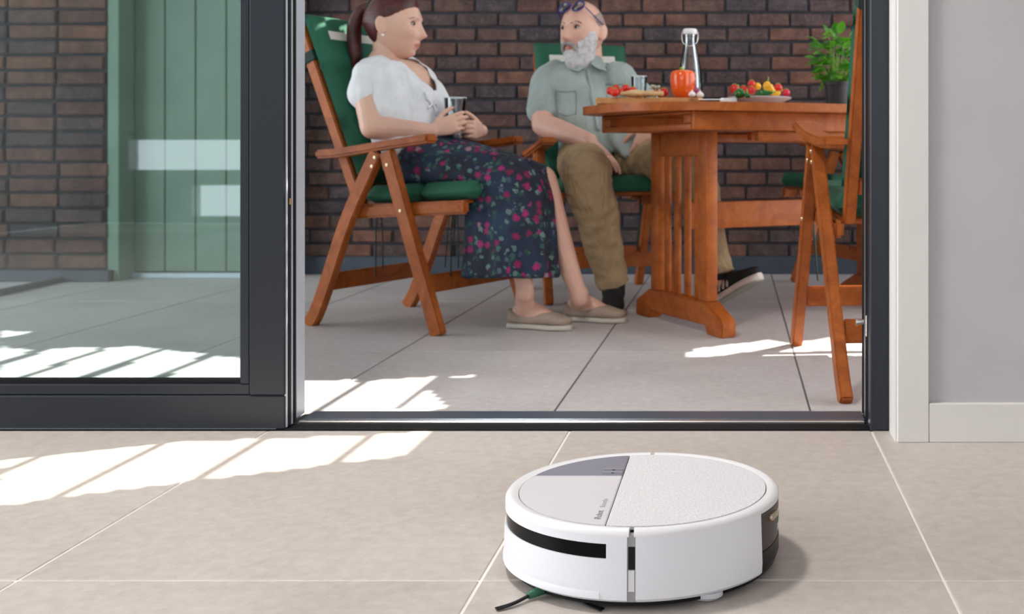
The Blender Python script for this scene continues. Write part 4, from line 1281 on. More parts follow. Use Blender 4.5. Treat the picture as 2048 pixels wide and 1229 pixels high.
GN = 128
def head_points(h=0.23, male=False, nt_=GN, np_=100):
    """grid of surface points of a head: x forward, y left, z up, centre at mid height"""
    k = h / 0.23
    th = np.linspace(-math.pi, math.pi, nt_, endpoint=False)
    ph = np.linspace(-math.pi / 2 + 0.02, math.pi / 2 - 0.02, np_)
    T, Pp = np.meshgrid(th, ph)
    cx, cy, cz = np.cos(Pp) * np.cos(T), np.cos(Pp) * np.sin(T), np.sin(Pp)
    x, y, z = 0.099 * cx, 0.077 * cy, 0.116 * cz
    low = np.clip(-z / 0.116, 0, 1)
    y = y * (1 - (0.30 if male else 0.36) * low ** 1.25)
    x = np.where(x < 0, x * (1 - 0.55 * low ** 0.8), x)
    # fuller jaw and flatter face
    front = np.clip(x / 0.06, 0, 1)
    x = x + 0.030 * front * low ** 2.2
    x = np.where(x > 0.088, 0.088 + (x - 0.088) * 0.6, x)
    g = lambda a, s: np.exp(-(a / s) ** 2)
    nose = np.where(z > -0.028, np.clip((0.026 - z) / 0.054, 0, 1) ** 1.15, np.clip((z + 0.046) / 0.018, 0, 1))
    x = x + front * (0.031 if not male else 0.031) * g(y, 0.0095 + 0.006 * np.clip((0.0 - z) / 0.03, 0, 1)) * nose
    for s in (-1, 1):
        x = x - front * 0.011 * g(y - s * 0.031, 0.015) * g(z - 0.012, 0.011)
        x = x + front * 0.004 * g(y - s * 0.040, 0.02) * g(z + 0.026, 0.018)
        x = x + front * 0.004 * g(y - s * 0.030, 0.02) * g(z - 0.032, 0.008)
    x = x + front * 0.008 * g(y, 0.022) * g(z + 0.060, 0.011)
    x = x - front * 0.004 * g(y, 0.024) * g(z + 0.0605, 0.0026)
    x = x - front * 0.005 * g(y, 0.02) * g(z + 0.078, 0.006)
    x = x + front * 0.007 * g(y, 0.022) * g(z + 0.099, 0.013)
    return np.stack([x, y, z], -1) * k
def grid_mesh(bm, Pts, M, mask=None, cap=True):
    npn, ntn = Pts.shape[:2]
    vs = [[None] * ntn for _ in range(npn)]
    for i in range(npn):
        for j in range(ntn):
            vs[i][j] = bm.verts.new(M @ Vector(Pts[i, j]))
    for i in range(npn - 1):
        for j in range(ntn):
            q = (j + 1) % ntn
            if mask is None or (mask[i, j] and mask[i, q] and mask[i + 1, j] and mask[i + 1, q]):
                bm.faces.new((vs[i][j], vs[i][q], vs[i + 1][q], vs[i + 1][j]))
    if mask is None and cap:
        bm.faces.new(vs[0][::-1]); bm.faces.new(vs[-1])
    elif mask is not None:
        if mask[-1].all(): bm.faces.new(vs[-1])
        bmesh.ops.delete(bm, geom=[v for v in bm.verts if not v.link_faces], context='VERTS')
    return vs
def shell_over(Pts, off, mask, M, name, mat, parent, thick=0.006, **t):
    """a layer (hair, beard) lying on part of the head"""
    d = Pts / np.linalg.norm(Pts, axis=-1, keepdims=True)
    bm = bmesh.new()
    grid_mesh(bm, Pts + d * off[..., None], M, mask)
    o = bm_obj(name, bm, mat, parent, smooth=True, **t)
    s = o.modifiers.new('s', 'SOLIDIFY'); s.thickness = thick; s.offset = -1
    u = o.modifiers.new('u', 'SUBSURF'); u.levels = 1; u.render_levels = 1
    return o
def head_matrix(c, yaw_vec, pitch=0.0, roll=0.0):
    f = Vector((yaw_vec[0], yaw_vec[1], 0)).normalized()
    z = Vector((0, 0, 1)); y = z.cross(f)
    M = Matrix((f, y, z)).transposed().to_4x4()
    M = Matrix.Translation(c) @ M @ Matrix.Rotation(pitch, 4, 'Y') @ Matrix.Rotation(roll, 4, 'X')
    return M
def add_head(bm, M, h, male=False):
    P_ = head_points(h, male)
    grid_mesh(bm, P_, M)
    k = h / 0.23
    for s in (-1, 1):
        R = (M @ Matrix.Rotation(s * -0.45, 4, 'Z') @ Matrix.Rotation(-0.2, 4, 'Y')).to_3x3()
        ball(bm, M @ Vector((-0.012 * k, s * 0.0815 * k, -0.004 * k)), (0.020 * k, 0.0075 * k, 0.032 * k), R, 14, 10)
    return P_
def hand(bm, wrist, f, n, thumb, curl=(0.35, 0.5, 0.4), size=1.0, spread=0.06, tcurl=0.4, curls=None):
    """palm, four unequal fingers and a thumb; f finger direction, n palm facing, thumb = thumb side"""
    f = Vector(f).normalized(); n = Vector(n); n = (n - f * n.dot(f)).normalized()
    s = Vector(thumb); s = (s - f * s.dot(f) - n * s.dot(n)).normalized()
    w = Vector(wrist)
    S = size
    loft(bm, [(*(w - f * 0.02 * S), 0.024 * S, 0.018 * S), (*(w + f * 0.012 * S), 0.027 * S, 0.017 * S), (*(w + f * 0.05 * S), 0.037 * S, 0.0155 * S), (*(w + f * 0.084 * S), 0.039 * S, 0.0125 * S), (*(w + f * 0.094 * S), 0.036 * S, 0.009 * S)], side=s, seg=18, smooth=4, power=2.5)
    for i, (lat, ln, r, bx) in enumerate(((0.0285, 0.070, 0.0085, 0.086), (0.0095, 0.078, 0.0088, 0.091), (-0.0095, 0.072, 0.0083, 0.088), (-0.027, 0.056, 0.0072, 0.080))):
        p = w + f * bx * S + s * lat * S
        d = (f + s * lat / 0.0285 * spread).normalized()
        pts = [(*(p - d * 0.014 * S), r * S, r * S), (*p, r * S, r * S)]
        cs = curls[i] if curls else curl
        for frac, c, rr in ((0.44, cs[0], 0.97), (0.31, cs[1], 0.88), (0.25, cs[2], 0.70)):
            ax = d.cross(n)
            if ax.length > 1e-6:
                d = Quaternion(ax.normalized(), c) @ d
            p = p + d * ln * frac * S
            pts.append((*p, r * rr * S, r * rr * S))
        loft(bm, pts, side=s, seg=10, smooth=3)
        ball(bm, p, r * 0.70 * S, None, 8, 6)
    p = w + f * 0.022 * S + s * 0.026 * S
    d = (f * 0.72 + s * 0.62 + n * 0.30).normalized()
    pts = [(*(p - d * 0.012), 0.012 * S, 0.012 * S), (*p, 0.0125 * S, 0.0125 * S)]
    for ln, c, rr in ((0.040, 0.0, 0.0105), (0.032, tcurl, 0.0095), (0.024, tcurl, 0.0072)):
        tgt = (f * 0.8 + n * 0.5)
        d = d.lerp(tgt.normalized(), c).normalized()
        p = p + d * ln * S
        pts.append((*p, rr * S, rr * S))
    loft(bm, pts, side=n, seg=10, smooth=3)
    ball(bm, p, 0.0072 * S, None, 8, 6)
def limb(bm, pts, side=(0, 1, 0), seg=16, smooth=5):
    loft(bm, [(*p, r if not hasattr(r, '__len__') else r[0], r if not hasattr(r, '__len__') else r[1]) for p, r in pts], side=side, seg=seg, smooth=smooth)
    for p, r in (pts[0], pts[-1]):
        r = r if not hasattr(r, '__len__') else min(r)
        ball(bm, p, r * 0.98, None, 14, 10)
def paint_tint(me, M, k, extra=None):
    """lips and a little cheek colour, as a property of the skin"""
    inv = M.inverted()
    at = me.attributes.new('tint', 'FLOAT', 'POINT')
    vals = np.zeros(len(me.vertices), np.float32)
    for i, v in enumerate(me.vertices):
        if (v.co - M.translation).length > 0.2: continue
        p = (inv @ v.co) / k
        if p.x > 0.05 and abs(p.y) < 0.026:
            e = 1 - ((p.y / 0.026) ** 2 + ((p.z + 0.0605) / 0.0095) ** 2)
            if e > 0: vals[i] = min(1, e * 2.0) * 0.8
        if p.x > 0.03:
            c = 0.22 * math.exp(-((abs(p.y) - 0.042) / 0.018) ** 2 - ((p.z + 0.028) / 0.02) ** 2)
            vals[i] = max(vals[i], c)
            vals[i] = max(vals[i], 0.25 * math.exp(-(p.y / 0.014) ** 2 - ((p.z + 0.03) / 0.012) ** 2))
    at.data.foreach_set('value', vals)
def eyes(M, k, parent, iris_col, brow_mat, gaze=(1, 0), brow_t=0.0026):
    wm = plain('eye_white', (0.50, 0.45, 0.42), 0.3) if 'eye_white' not in MATS else MATS['eye_white']
    im = plain('iris_' + parent.name, iris_col, 0.15)
    for s in (-1, 1):
        c = Vector((0.0735, s * 0.0305, 0.0115)) * k
        bm = bmesh.new(); ball(bm, M @ c, (0.0135 * k, 0.0135 * k, 0.0048 * k), M.to_3x3(), 16, 10)
        e = bm_obj('eye', bm, wm, parent, smooth=True)
        bm = bmesh.new(); ball(bm, M @ (c + Vector((0.0100, gaze[1] * 0.006, 0.0)) * k), (0.0050 * k, 0.0066 * k, 0.0048 * k), M.to_3x3(), 12, 8)
        bm_obj('iris', bm, im, e, smooth=True)
        bm = bmesh.new()
        tube(bm, [M @ (Vector((0.0835 - 0.012 * abs(t) ** 2, s * (0.0305 + 0.0145 * t), 0.0115 + 0.0075 * (1 - t * t))) * k) for t in (-1, -0.4, 0.3, 1)], 0.0019 * k, 6)
        bm_obj('eyelid', bm, brow_mat, e, smooth=True)
        bm = bmesh.new()
        loft(bm, [(*(M @ (Vector((xx, s * yy, zz)) * k)), rr * k, 0.002 * k) for xx, yy, zz, rr in ((0.0915, 0.012, 0.0275, brow_t), (0.0895, 0.026, 0.0325, brow_t * 1.1), (0.081, 0.040, 0.0315, brow_t * 0.8), (0.073, 0.050, 0.026, brow_t * 0.3))], side=M.to_3x3() @ Vector((0, 0, 1)), seg=8)
        bm_obj('eyebrow', bm, brow_mat, parent, smooth=True)
def foot_shape(bm, heel, d, up_, length, secs, power=2.6):
    """loft along the foot: secs (t, halfwidth, height, base)"""
    d = Vector(d).normalized(); up_ = Vector(up_); s = up_.cross(d).normalized(); up_ = d.cross(s)
    rows = [(*(Vector(heel) + d * (t * length) + up_ * (bz + hh / 2) + s * off), w, hh / 2) for t, w, hh, bz, off in secs]
    loft(bm, rows, side=s, seg=20, smooth=4, power=power)
def shoe(name, heel, d, up_, length, upper, sole_m, parent, top, sole_h=0.020, stripes=None):
    d = Vector(d).normalized(); up_ = Vector(up_)
    bm = bmesh.new()
    foot_shape(bm, heel, d, up_, length, [(0.0, 0.018, top[0], sole_h * .8, 0), (0.05, 0.030, top[0], sole_h * .8, 0), (0.22, 0.034, top[1], sole_h * .8, 0), (0.42, 0.036, top[2], sole_h * .8, 0), (0.62, 0.042, top[3], sole_h * .8, 0), (0.82, 0.041, top[4], sole_h * .8, 0), (0.95, 0.028, top[4] * .85, sole_h * .8, 0), (1.0, 0.012, top[4] * .6, sole_h * .8, 0)])
    o = bm_obj(name, bm, upper, parent, smooth=True)
    bm = bmesh.new()
    foot_shape(bm, heel, d, up_, length, [(-0.02, 0.015, sole_h, 0, 0), (0.03, 0.033, sole_h, 0, 0), (0.25, 0.036, sole_h, 0, 0), (0.45, 0.037, sole_h, 0, 0), (0.68, 0.046, sole_h, 0, 0), (0.86, 0.042, sole_h, 0, 0), (0.97, 0.028, sole_h, 0, 0), (1.02, 0.012, sole_h, 0, 0)], 5.0)
    bm_obj('sole', bm, sole_m, o, smooth=False, auto=50)
    return o
def project(me, pix, off=0.002):
    """points of a mesh seen at pixels, lifted a little"""
    tree = BVHTree.FromPolygons([v.co for v in me.vertices], [p.vertices[:] for p in me.polygons])
    out = []
    o = Vector((0, 0, H))
    for px, py in pix:
        d = Vector(((px - CX) / F, 1.0, -(py - CY) / F)).normalized()
        hit = tree.ray_cast(o, d)
        if hit[0] is not None: out.append(hit[0] + hit[1] * off)
    return out
def relief(me, fn):
    me.update()
    co = [(v.co.copy(), v.normal.copy()) for v in me.vertices]
    for v, (c, n) in zip(me.vertices, co):
        v.co = c + n * fn(c)
    me.update()
from mathutils import noise as mnoise

# ---------------------------------------------------------------- woman
def woman():
    skin = skin_mat('skin_woman', (0.76, 0.46, 0.35), (0.50, 0.12, 0.10))
    hairm = plain('auburn_hair', (0.075, 0.014, 0.013), 0.35, 0, 0.5, 40, 0.5, 160)
    root = empty('person', (cW.x - 0.2, cW.y, GZ), 'seated woman in white blouse and dark floral skirt holding a glass', 'person')
    lat = lW; fwd = dW
    hip = W(842, 322, 4.22); neck = W(768, 124, 4.29)
    mid = W(822, 262, 4.23); chest = W(796, 186, 4.26); shl = W(774, 143, 4.28)
    HM = head_matrix(W(788, 53, 4.29), (0.995, -0.09), 0.08)
    bm = bmesh.new()
    hp = add_head(bm, HM, 0.240)
    # neck and trunk
    limb(bm, [(HM @ Vector((-0.022, 0, -0.055)), 0.050), (W(772, 110, 4.29), 0.049), (neck, 0.058)], side=lat)
    loft(bm, [(*hip, 0.155, 0.095), (*mid, 0.130, 0.095), (*chest, 0.158, 0.128), (*shl, 0.148, 0.084), (*W(769, 128, 4.285), 0.075, 0.055)], side=lat, seg=24)
    # near arm
    nsh, nel, nwr = W(737, 168, 4.14), W(744, 255, 4.06), W(868, 262, 4.10)
    limb(bm, [(nsh, 0.043), (nsh.lerp(nel, 0.45), 0.050), (nsh.lerp(nel, 0.85), 0.043), (nel, 0.041)])
    limb(bm, [(nel, 0.041), (nel.lerp(nwr, 0.3), 0.042), (nel.lerp(nwr, 0.75), 0.030), (nwr, 0.0245)])
    hand(bm, nwr, (0.90, 0.02, 0.34), (0.12, 1, 0.05), (-0.3, 0, 1), curls=[(0.25, 0.75, 0.5), (0.35, 0.8, 0.5), (0.4, 0.85, 0.5), (0.45, 0.9, 0.5)], size=0.88, tcurl=0.5)
    # far arm
    fsh, fel, fwr = W(818, 152, 4.42), W(905, 258, 4.44), W(962, 262, 4.26)
    limb(bm, [(fsh, 0.046), (fsh.lerp(fel, 0.5), 0.044), (fel, 0.039)])
    limb(bm, [(fel, 0.038), (fel.lerp(fwr, 0.4), 0.036), (fwr, 0.025)])
    hand(bm, fwr, (-0.10, -0.95, 0.05), (-1, 0.0, -0.05), (0, 0, 1), curls=[(0.75, 0.8, 0.35), (0.8, 0.85, 0.35), (0.85, 0.9, 0.4), (0.9, 0.9, 0.4)], size=0.88, tcurl=0.3)
    # legs
    nk, na = W(1022, 352, 4.0), W(1050, 588, 3.985)
    fk, fa = W(1084, 360, 4.14), W(1160, 598, 4.125)
    for h_, k_, a_ in ((hip - lat * 0.08, nk, na), (hip + lat * 0.08, fk, fa)):
        limb(bm, [(h_, 0.085), (h_.lerp(k_, 0.5), 0.075), (k_, 0.052)], side=lat)
        bk = -fwd * 0.014
        limb(bm, [(k_, 0.052), (k_.lerp(a_, 0.12), 0.050), (k_.lerp(a_, 0.34) + bk, 0.054), (k_.lerp(a_, 0.62) + bk * 0.6, 0.042), (k_.lerp(a_, 0.88), 0.031), (a_, 0.031)], side=lat)
    # feet inside the shoes
    h1, t1 = G(1020, 655), G(1141, 661)
    h2, t2 = G(1130, 641), G(1249, 646)
    for an, hl, te in ((na, h1, t1), (fa, h2, t2)):
        dd = (te - hl).normalized()
        b0 = Vector((hl.x, hl.y, GZ))
        loft(bm, [(*(b0 + dd * 0.022 + Vector((0, 0, 0.045))), 0.022, 0.028), (*(b0 + dd * 0.06 + Vector((0, 0, 0.058))), 0.028, 0.040), (*(b0 + dd * 0.11 + Vector((0, 0, 0.050))), 0.030, 0.033), (*(b0 + dd * 0.17 + Vector((0, 0, 0.036))), 0.034, 0.014)], side=dd.cross(Vector((0, 0, 1))), seg=16)
        limb(bm, [(an + Vector((0, 0, 0.02)), 0.031), (b0 + dd * 0.055 + Vector((0, 0, 0.06)), 0.032)], side=lat)
    me = remesh(bm, 0.0030, 3)
    paint_tint(me, HM, 0.240 / 0.23)
    mesh_obj('body', me, skin, root, True)
    eyes(HM, 0.240 / 0.23, root, (0.05, 0.03, 0.02), plain('brow_brown', (0.09, 0.035, 0.022), 0.7), brow_t=0.0020)
    # hair
    k = 0.240 / 0.23
    X, Z = hp[..., 0] / k, hp[..., 2] / k
    line = np.interp(X, [-0.11, -0.045, -0.022, -0.002, 0.02, 0.05, 0.075, 0.1], [-0.075, -0.068, -0.020, 0.022, 0.030, 0.052, 0.070, 0.082])
    d = Z - line
    off = np.clip(d / 0.03, 0, 1) ** 0.6 * 0.013 - 0.0005
    shell_over(hp, off, d > -0.004, HM, 'hair', hairm, root, 0.006, label='dark auburn hair swept back')
    bm = bmesh.new()
    ring = [W(742, 12, 4.29), W(722, 20, 4.29), W(709, 50, 4.29), W(708, 85, 4.285), W(711, 115, 4.28), W(703, 136, 4.28)]
    loft(bm, [(*p, a_, b_) for p, (a_, b_) in zip(ring, ((0.016, 0.016), (0.020, 0.020), (0.026, 0.024), (0.027, 0.024), (0.021, 0.018), (0.005, 0.005)))], side=lat, seg=16, smooth=5, wob=lambda t, a: 1 + 0.05 * math.sin(9 * a))
    bm_obj('ponytail', bm, hairm, root, smooth=True, label='long auburn ponytail')
    bm = bmesh.new(); c = W(740, 11, 4.29)
    lathe(bm, [(0.014, -0.010), (0.021, -0.006), (0.022, 0.006), (0.014, 0.010)], n=20, closed_prof=True, M=Matrix.Translation(c) @ Vector((0.8, 0, -0.5)).to_track_quat('Z', 'Y').to_matrix().to_4x4())
    bm_obj('hair_tie', bm, tie_m, root, smooth=True)
    bm = bmesh.new(); ball(bm, HM @ Vector((-0.004, -0.084, -0.040)), 0.0055, None, 12, 8)
    bm_obj('earring', bm, plain('pearl', (0.85, 0.83, 0.78), 0.2), root, smooth=True)
    # blouse
    bl = cloth('white_blouse', (0.80, 0.80, 0.83), 0.8, 14, 0.35)
    bm = bmesh.new()
    loft(bm, [(*W(846, 300, 4.22), 0.165, 0.105), (*W(832, 268, 4.225), 0.165, 0.122), (*W(815, 228, 4.24), 0.168, 0.135), (*W(800, 185, 4.26), 0.168, 0.128), (*W(782, 152, 4.275), 0.178, 0.090), (*W(772, 132, 4.285), 0.120, 0.068), (*W(769, 122, 4.288), 0.085, 0.062)], side=lat, seg=28, smooth=5)
    limb(bm, [(W(752, 150, 4.20), 0.052), (W(738, 164, 4.15), 0.057), (W(735, 186, 4.13), 0.058)])
    limb(bm, [(W(800, 145, 4.36), 0.056), (W(822, 152, 4.42), 0.062), (W(836, 178, 4.44), 0.062)])
    bme = remesh(bm, 0.005, 5)
    relief(bme, lambda c: 0.005 + 0.014 * mnoise.noise(c * 10.0) + 0.009 * mnoise.noise(Vector((c.x * 24, c.y * 24, c.z * 13))))
    # neckline: open V down the front, skin shows inside it
    apex = W(842, 180, 4.15)
    bmv = bmesh.new(); bmv.from_mesh(bme)
    up_ = (neck - hip).normalized()
    kill = []
    for fc in bmv.faces:
        c = fc.calc_center_median()
        r = c - neck
        a_ = r.dot(fwd); lt = abs(r.dot(lat)); zz = c.z
        depth = (zz - apex.z) / (neck.z - apex.z)
        if depth > 0 and a_ > 0.0 and lt < 0.012 + 0.060 * depth: kill.append(fc)
        elif depth > 0.93 and lt < 0.075: kill.append(fc)
    bmesh.ops.delete(bmv, geom=kill, context='FACES')
    ends = []
    for fc in bmv.faces:                                   # open cuffs
        c = fc.calc_center_median()
    bmv.to_mesh(bme); bmv.free()
    ob = mesh_obj('blouse', bme, bl, root, True, label='white short sleeved blouse')
    s = ob.modifiers.new('s', 'SOLIDIFY'); s.thickness = 0.004; s.offset = 0
    pts = project(bme, [(848, 186), (856, 200), (866, 214), (872, 232)], 0.006)
    if len(pts) > 2:
        bm = bmesh.new(); tube(bm, pts, 0.005, 8); bm_obj('placket', bm, bl, ob, smooth=True)
    for q in (((850, 196), (860, 208), (854, 218)), ((864, 206), (872, 214), (868, 226))):
        pts = project(bme, q, 0.008)
        if len(pts) > 2:
            bm = bmesh.new(); tube(bm, pts, 0.0045, 8); bm_obj('tie_loop', bm, bl, ob, smooth=True)
    # skirt
    sk = floral()
    bm = bmesh.new()
    loft(bm, [(*W(836, 296, 4.22), 0.165, 0.105), (*W(850, 315, 4.22), 0.185, 0.115), (*W(905, 332, 4.18), 0.195, 0.105), (*W(980, 346, 4.12), 0.185, 0.085), (*W(1040, 356, 4.07), 0.165, 0.070)], side=lat, seg=28, smooth=5)
    ball(bm, nk + Vector((0, 0, 0.0)), 0.072); ball(bm, fk + Vector((-0.02, 0, 0.0)), 0.064)
    limb(bm, [(W(860, 322, 4.12), 0.09), (nk, 0.068)], side=lat); limb(bm, [(W(870, 318, 4.32), 0.09), (fk - fwd * 0.02, 0.062)], side=lat)
    def fold(t, a): return 1 + 0.11 * t * math.sin(7 * a + 1.0) + 0.05 * t * math.sin(12 * a)
    loft(bm, [(*W(1012, 352, 4.06), 0.150, 0.130), (*W(1018, 400, 4.05), 0.150, 0.148), (*W(1020, 450, 4.04), 0.150, 0.150), (*W(1022, 510, 4.03), 0.150, 0.154), (*W(1021, 556, 4.02), 0.152, 0.158)], side=lat, seg=64, smooth=5, wob=fold)
    sme = remesh(bm, 0.0055, 4)
    relief(sme, lambda c: 0.006 * mnoise.noise(Vector((c.x * 16, c.y * 16, c.z * 5))))
    # open hem
    bmv = bmesh.new(); bmv.from_mesh(sme)
    zmin = min(v.co.z for v in bmv.verts)
    bmesh.ops.delete(bmv, geom=[fc for fc in bmv.faces if fc.calc_center_median().z < zmin + 0.012], context='FACES')
    bmv.to_mesh(sme); bmv.free()
    so_ = mesh_obj('skirt', sme, sk, root, True, label='dark blue floral midi skirt')
    s = so_.modifiers.new('s', 'SOLIDIFY'); s.thickness = 0.003; s.offset = -1
    # shoes
    um = cloth('beige_suede', (0.40, 0.31, 0.24), 0.9, 30, 0.1, 300)
    sm_ = plain('cream_sole', (0.60, 0.55, 0.47), 0.7)
    for hl, te in ((h1, t1), (h2, t2)):
        dd = (te - hl); dd.z = 0
        shoe('shoe', Vector((hl.x, hl.y, GZ + 0.001)), dd, (0, 0, 1), dd.length, um, sm_, root, (0.050, 0.034, 0.032, 0.046, 0.034), 0.018)
    return root
woman()
tumbler(889, 933, 195, W(911, 279, 4.17).z, 4.17, 'clear drinking glass held in both hands by the woman', True)

# ---------------------------------------------------------------- man
def man():
    skin = skin_mat('skin_man', (0.72, 0.42, 0.32), (0.42, 0.11, 0.08))
    root = empty('person', (cM.x, cM.y + 0.15, GZ), 'seated bearded man in grey green shirt and khaki trousers', 'person')
    lat = lM; fwd = dM
    hk = 0.262; k = hk / 0.23
    HM = head_matrix(W(1167, 65, 5.06), (-0.50, -0.87), 0.02)
    hip = W(1205, 318, 5.0); mid = W(1192, 255, 5.03); chest = W(1175, 190, 5.08); shl = W(1172, 150, 5.1); neck = W(1172, 128, 5.1)
    bm = bmesh.new()
    hp = add_head(bm, HM, hk, True)
    limb(bm, [(HM @ Vector((-0.025, 0, -0.06)), 0.062), (W(1176, 112, 5.09), 0.062), (neck, 0.070)], side=lat)
    loft(bm, [(*hip, 0.165, 0.11), (*mid, 0.155, 0.115), (*chest, 0.175, 0.11), (*shl, 0.17, 0.075), (*neck, 0.08, 0.06)], side=lat, seg=24)
    rs_, re_, rw_ = W(1092, 168, 5.04), W(1086, 250, 4.92), W(1180, 282, 4.66)
    limb(bm, [(rs_, 0.055), (rs_.lerp(re_, 0.5), 0.053), (re_, 0.048)])
    limb(bm, [(re_, 0.048), (re_.lerp(rw_, 0.3), 0.047), (rw_, 0.031)])
    hand(bm, rw_, (0.74, -0.28, -0.62), (-0.45, 0.05, -0.85), (0.45, 0.75, 0.2), curl=(0.12, 0.18, 0.15), size=1.08, spread=0.08, tcurl=0.15)
    ls_, le_, lw_ = W(1250, 170, 5.02), W(1322, 248, 4.98), W(1300, 252, 4.80)
    limb(bm, [(ls_, 0.055), (ls_.lerp(le_, 0.5), 0.052), (le_, 0.047)])
    limb(bm, [(le_, 0.046), (lw_, 0.032)])
    hand(bm, lw_, (-0.30, -0.35, -0.85), (-0.3, 0.85, -0.3), (-0.9, 0, 0), curl=(0.35, 0.7, 0.5), size=1.05, tcurl=0.4)
    # legs under the trousers
    rk, ra = W(1174, 345, 4.42), W(1227, 572, 4.50)
    lk, la = W(1378, 335, 4.56), W(1440, 556, 4.44)
    for h_, kk, aa in ((hip - lat * 0.09, rk, ra), (hip + lat * 0.09, lk, la)):
        limb(bm, [(h_, 0.085), (kk, 0.058)], side=lat); limb(bm, [(kk, 0.056), (aa, 0.038)], side=lat)
    me = remesh(bm, 0.0031, 3)
    paint_tint(me, HM, k)
    mesh_obj('body', me, skin, root, True)
    browm = plain('brow_dark', (0.05, 0.032, 0.026), 0.8)
    eyes(HM, k, root, (0.015, 0.01, 0.008), browm, gaze=(1, -0.35), brow_t=0.0032)
    # beard, moustache, cropped hair
    beard = plain('grey_beard', (0.62, 0.60, 0.60), 0.85, 0, 0.25, 60, 0.8, 240)
    X, Y_, Z = hp[..., 0] / k, hp[..., 1] / k, hp[..., 2] / k
    edge = np.interp(np.abs(Y_), [0.0, 0.026, 0.034, 0.050, 0.066, 0.08], [-0.072, -0.070, -0.042, -0.035, -0.005, 0.005])
    bd_ = edge - Z
    mask = (bd_ > -0.002) & (X > 0.012 + np.clip((Z + 0.03) * 0.3, -0.02, 0.02))
    off = np.clip(bd_ / 0.02, 0, 1) * (0.010 + 0.018 * np.clip((-Z - 0.06) / 0.05, 0, 1)) * k
    hpb = hp.copy()
    low = np.clip((-Z - 0.075) / 0.04, 0, 1)
    hpb[..., 2] -= 0.014 * low * k
    hpb[..., 0] += 0.012 * low * k
    shell_over(hpb, off, mask, HM, 'beard', beard, root, 0.008, label='full grey white beard')
    bm = bmesh.new()
    for s in (-1, 1):
        loft(bm, [(*(HM @ (Vector(q[:3]) * k)), q[3] * k, q[4] * k) for q in ((0.1035, 0.0, -0.0475, 0.0055, 0.005), (0.102, s * 0.012, -0.0485, 0.0065, 0.006), (0.094, s * 0.026, -0.058, 0.0065, 0.006), (0.084, s * 0.034, -0.075, 0.005, 0.005))], side=HM.to_3x3() @ Vector((0, 0, 1)), seg=10)
    bm_obj('moustache', bm, plain('moustache_grey', (0.34, 0.31, 0.30), 0.85, 0, 0.3, 60, 0.8, 240), root, smooth=True)
    line = np.interp(X, [-0.11, -0.04, -0.02, 0.0, 0.02, 0.04, 0.1], [-0.05, -0.045, -0.01, 0.01, 0.03, 0.09, 0.2])
    top = np.interp(X, [-0.11, -0.06, -0.02, 0.02], [0.2, 0.10, 0.075, 0.06])
    shell_over(hp, np.full(X.shape, 0.0012), (Z > line) & (Z < top), HM, 'cropped_hair', plain('cropped_hair', (0.36, 0.26, 0.22), 0.8, 0, 0.2, 90, 0.5, 300), root, 0.003)
    # glasses pushed up on the head: a thing of its own
    gm = plain('blue_violet_frame', (0.035, 0.022, 0.20), 0.25)
    gl = empty('eyeglasses', HM @ Vector((0.08 * k, 0, 0.09 * k)), 'blue framed eyeglasses pushed up on the man\'s forehead', 'glasses')
    for s in (-1, 1):
        bm = bmesh.new()
        c = Vector((0.0745, s * 0.033, 0.090)) * k
        pts = [HM @ (c + Vector((-0.014 * math.sin(a_) - 0.004 * abs(math.cos(a_)), 0.026 * math.cos(a_), 0.019 * math.sin(a_))) * k) for a_ in [2 * math.pi * i / 20 for i in range(21)]]
        tube(bm, pts, 0.0030, 8, 2)
        bm_obj('lens_rim', bm, gm, gl, smooth=True)
        bm = bmesh.new()
        vs = [bm.verts.new(q) for q in pts[:-1]]
        bm.faces.new(vs)
        r_ = bmesh.ops.extrude_face_region(bm, geom=bm.faces[:]); nrm_ = (HM.to_3x3() @ Vector((0.7, 0, 0.6))).normalized()
        for v in r_['geom']:
            if isinstance(v, bmesh.types.BMVert): v.co += nrm_ * 0.0015
        bm_obj('lens', bm, clear, gl)
        bm = bmesh.new()
        tube(bm, [HM @ (Vector(q) * k) for q in ((0.066, s * 0.060, 0.086), (0.050, s * 0.074, 0.066), (0.015, s * 0.0815, 0.040), (-0.018, s * 0.083, 0.022))], 0.0026, 8)
        bm_obj('temple_arm', bm, gm, gl, smooth=True)
    bm = bmesh.new(); tube(bm, [HM @ (Vector(q) * k) for q in ((0.080, -0.009, 0.093), (0.084, 0, 0.096), (0.080, 0.009, 0.093))], 0.003, 8)
    bm_obj('bridge', bm, gm, gl, smooth=True)
    # shirt
    shm = cloth('sage_shirt', (0.36, 0.42, 0.40), 0.85, 11, 0.55)
    bm = bmesh.new()
    loft(bm, [(*W(1212, 322, 4.97), 0.185, 0.135), (*W(1205, 288, 4.99), 0.185, 0.140), (*W(1192, 240, 5.03), 0.185, 0.140), (*W(1178, 192, 5.07), 0.195, 0.130), (*W(1173, 158, 5.09), 0.195, 0.095), (*W(1172, 138, 5.1), 0.130, 0.078), (*W(1172, 126, 5.1), 0.085, 0.070)], side=lat, seg=28, smooth=5)
    limb(bm, [(W(1108, 150, 5.07), 0.064), (rs_, 0.070), (rs_.lerp(re_, 0.62), 0.073)])
    limb(bm, [(W(1236, 152, 5.05), 0.064), (ls_, 0.070), (ls_.lerp(le_, 0.60), 0.073)])
    # shirt tail hanging over the thigh
    loft(bm, [(*W(1235, 262, 4.87), 0.055, 0.05), (*W(1255, 290, 4.80), 0.050, 0.03), (*W(1257, 314, 4.765), 0.022, 0.012)], side=lat, seg=16, smooth=4)
    sme = remesh(bm, 0.0055, 5)
    relief(sme, lambda c: 0.015 * mnoise.noise(c * 9.0) + 0.010 * mnoise.noise(Vector((c.x * 20, c.y * 20, c.z * 9))))
    so_ = mesh_obj('shirt', sme, shm, root, True, label='grey green short sleeved shirt')
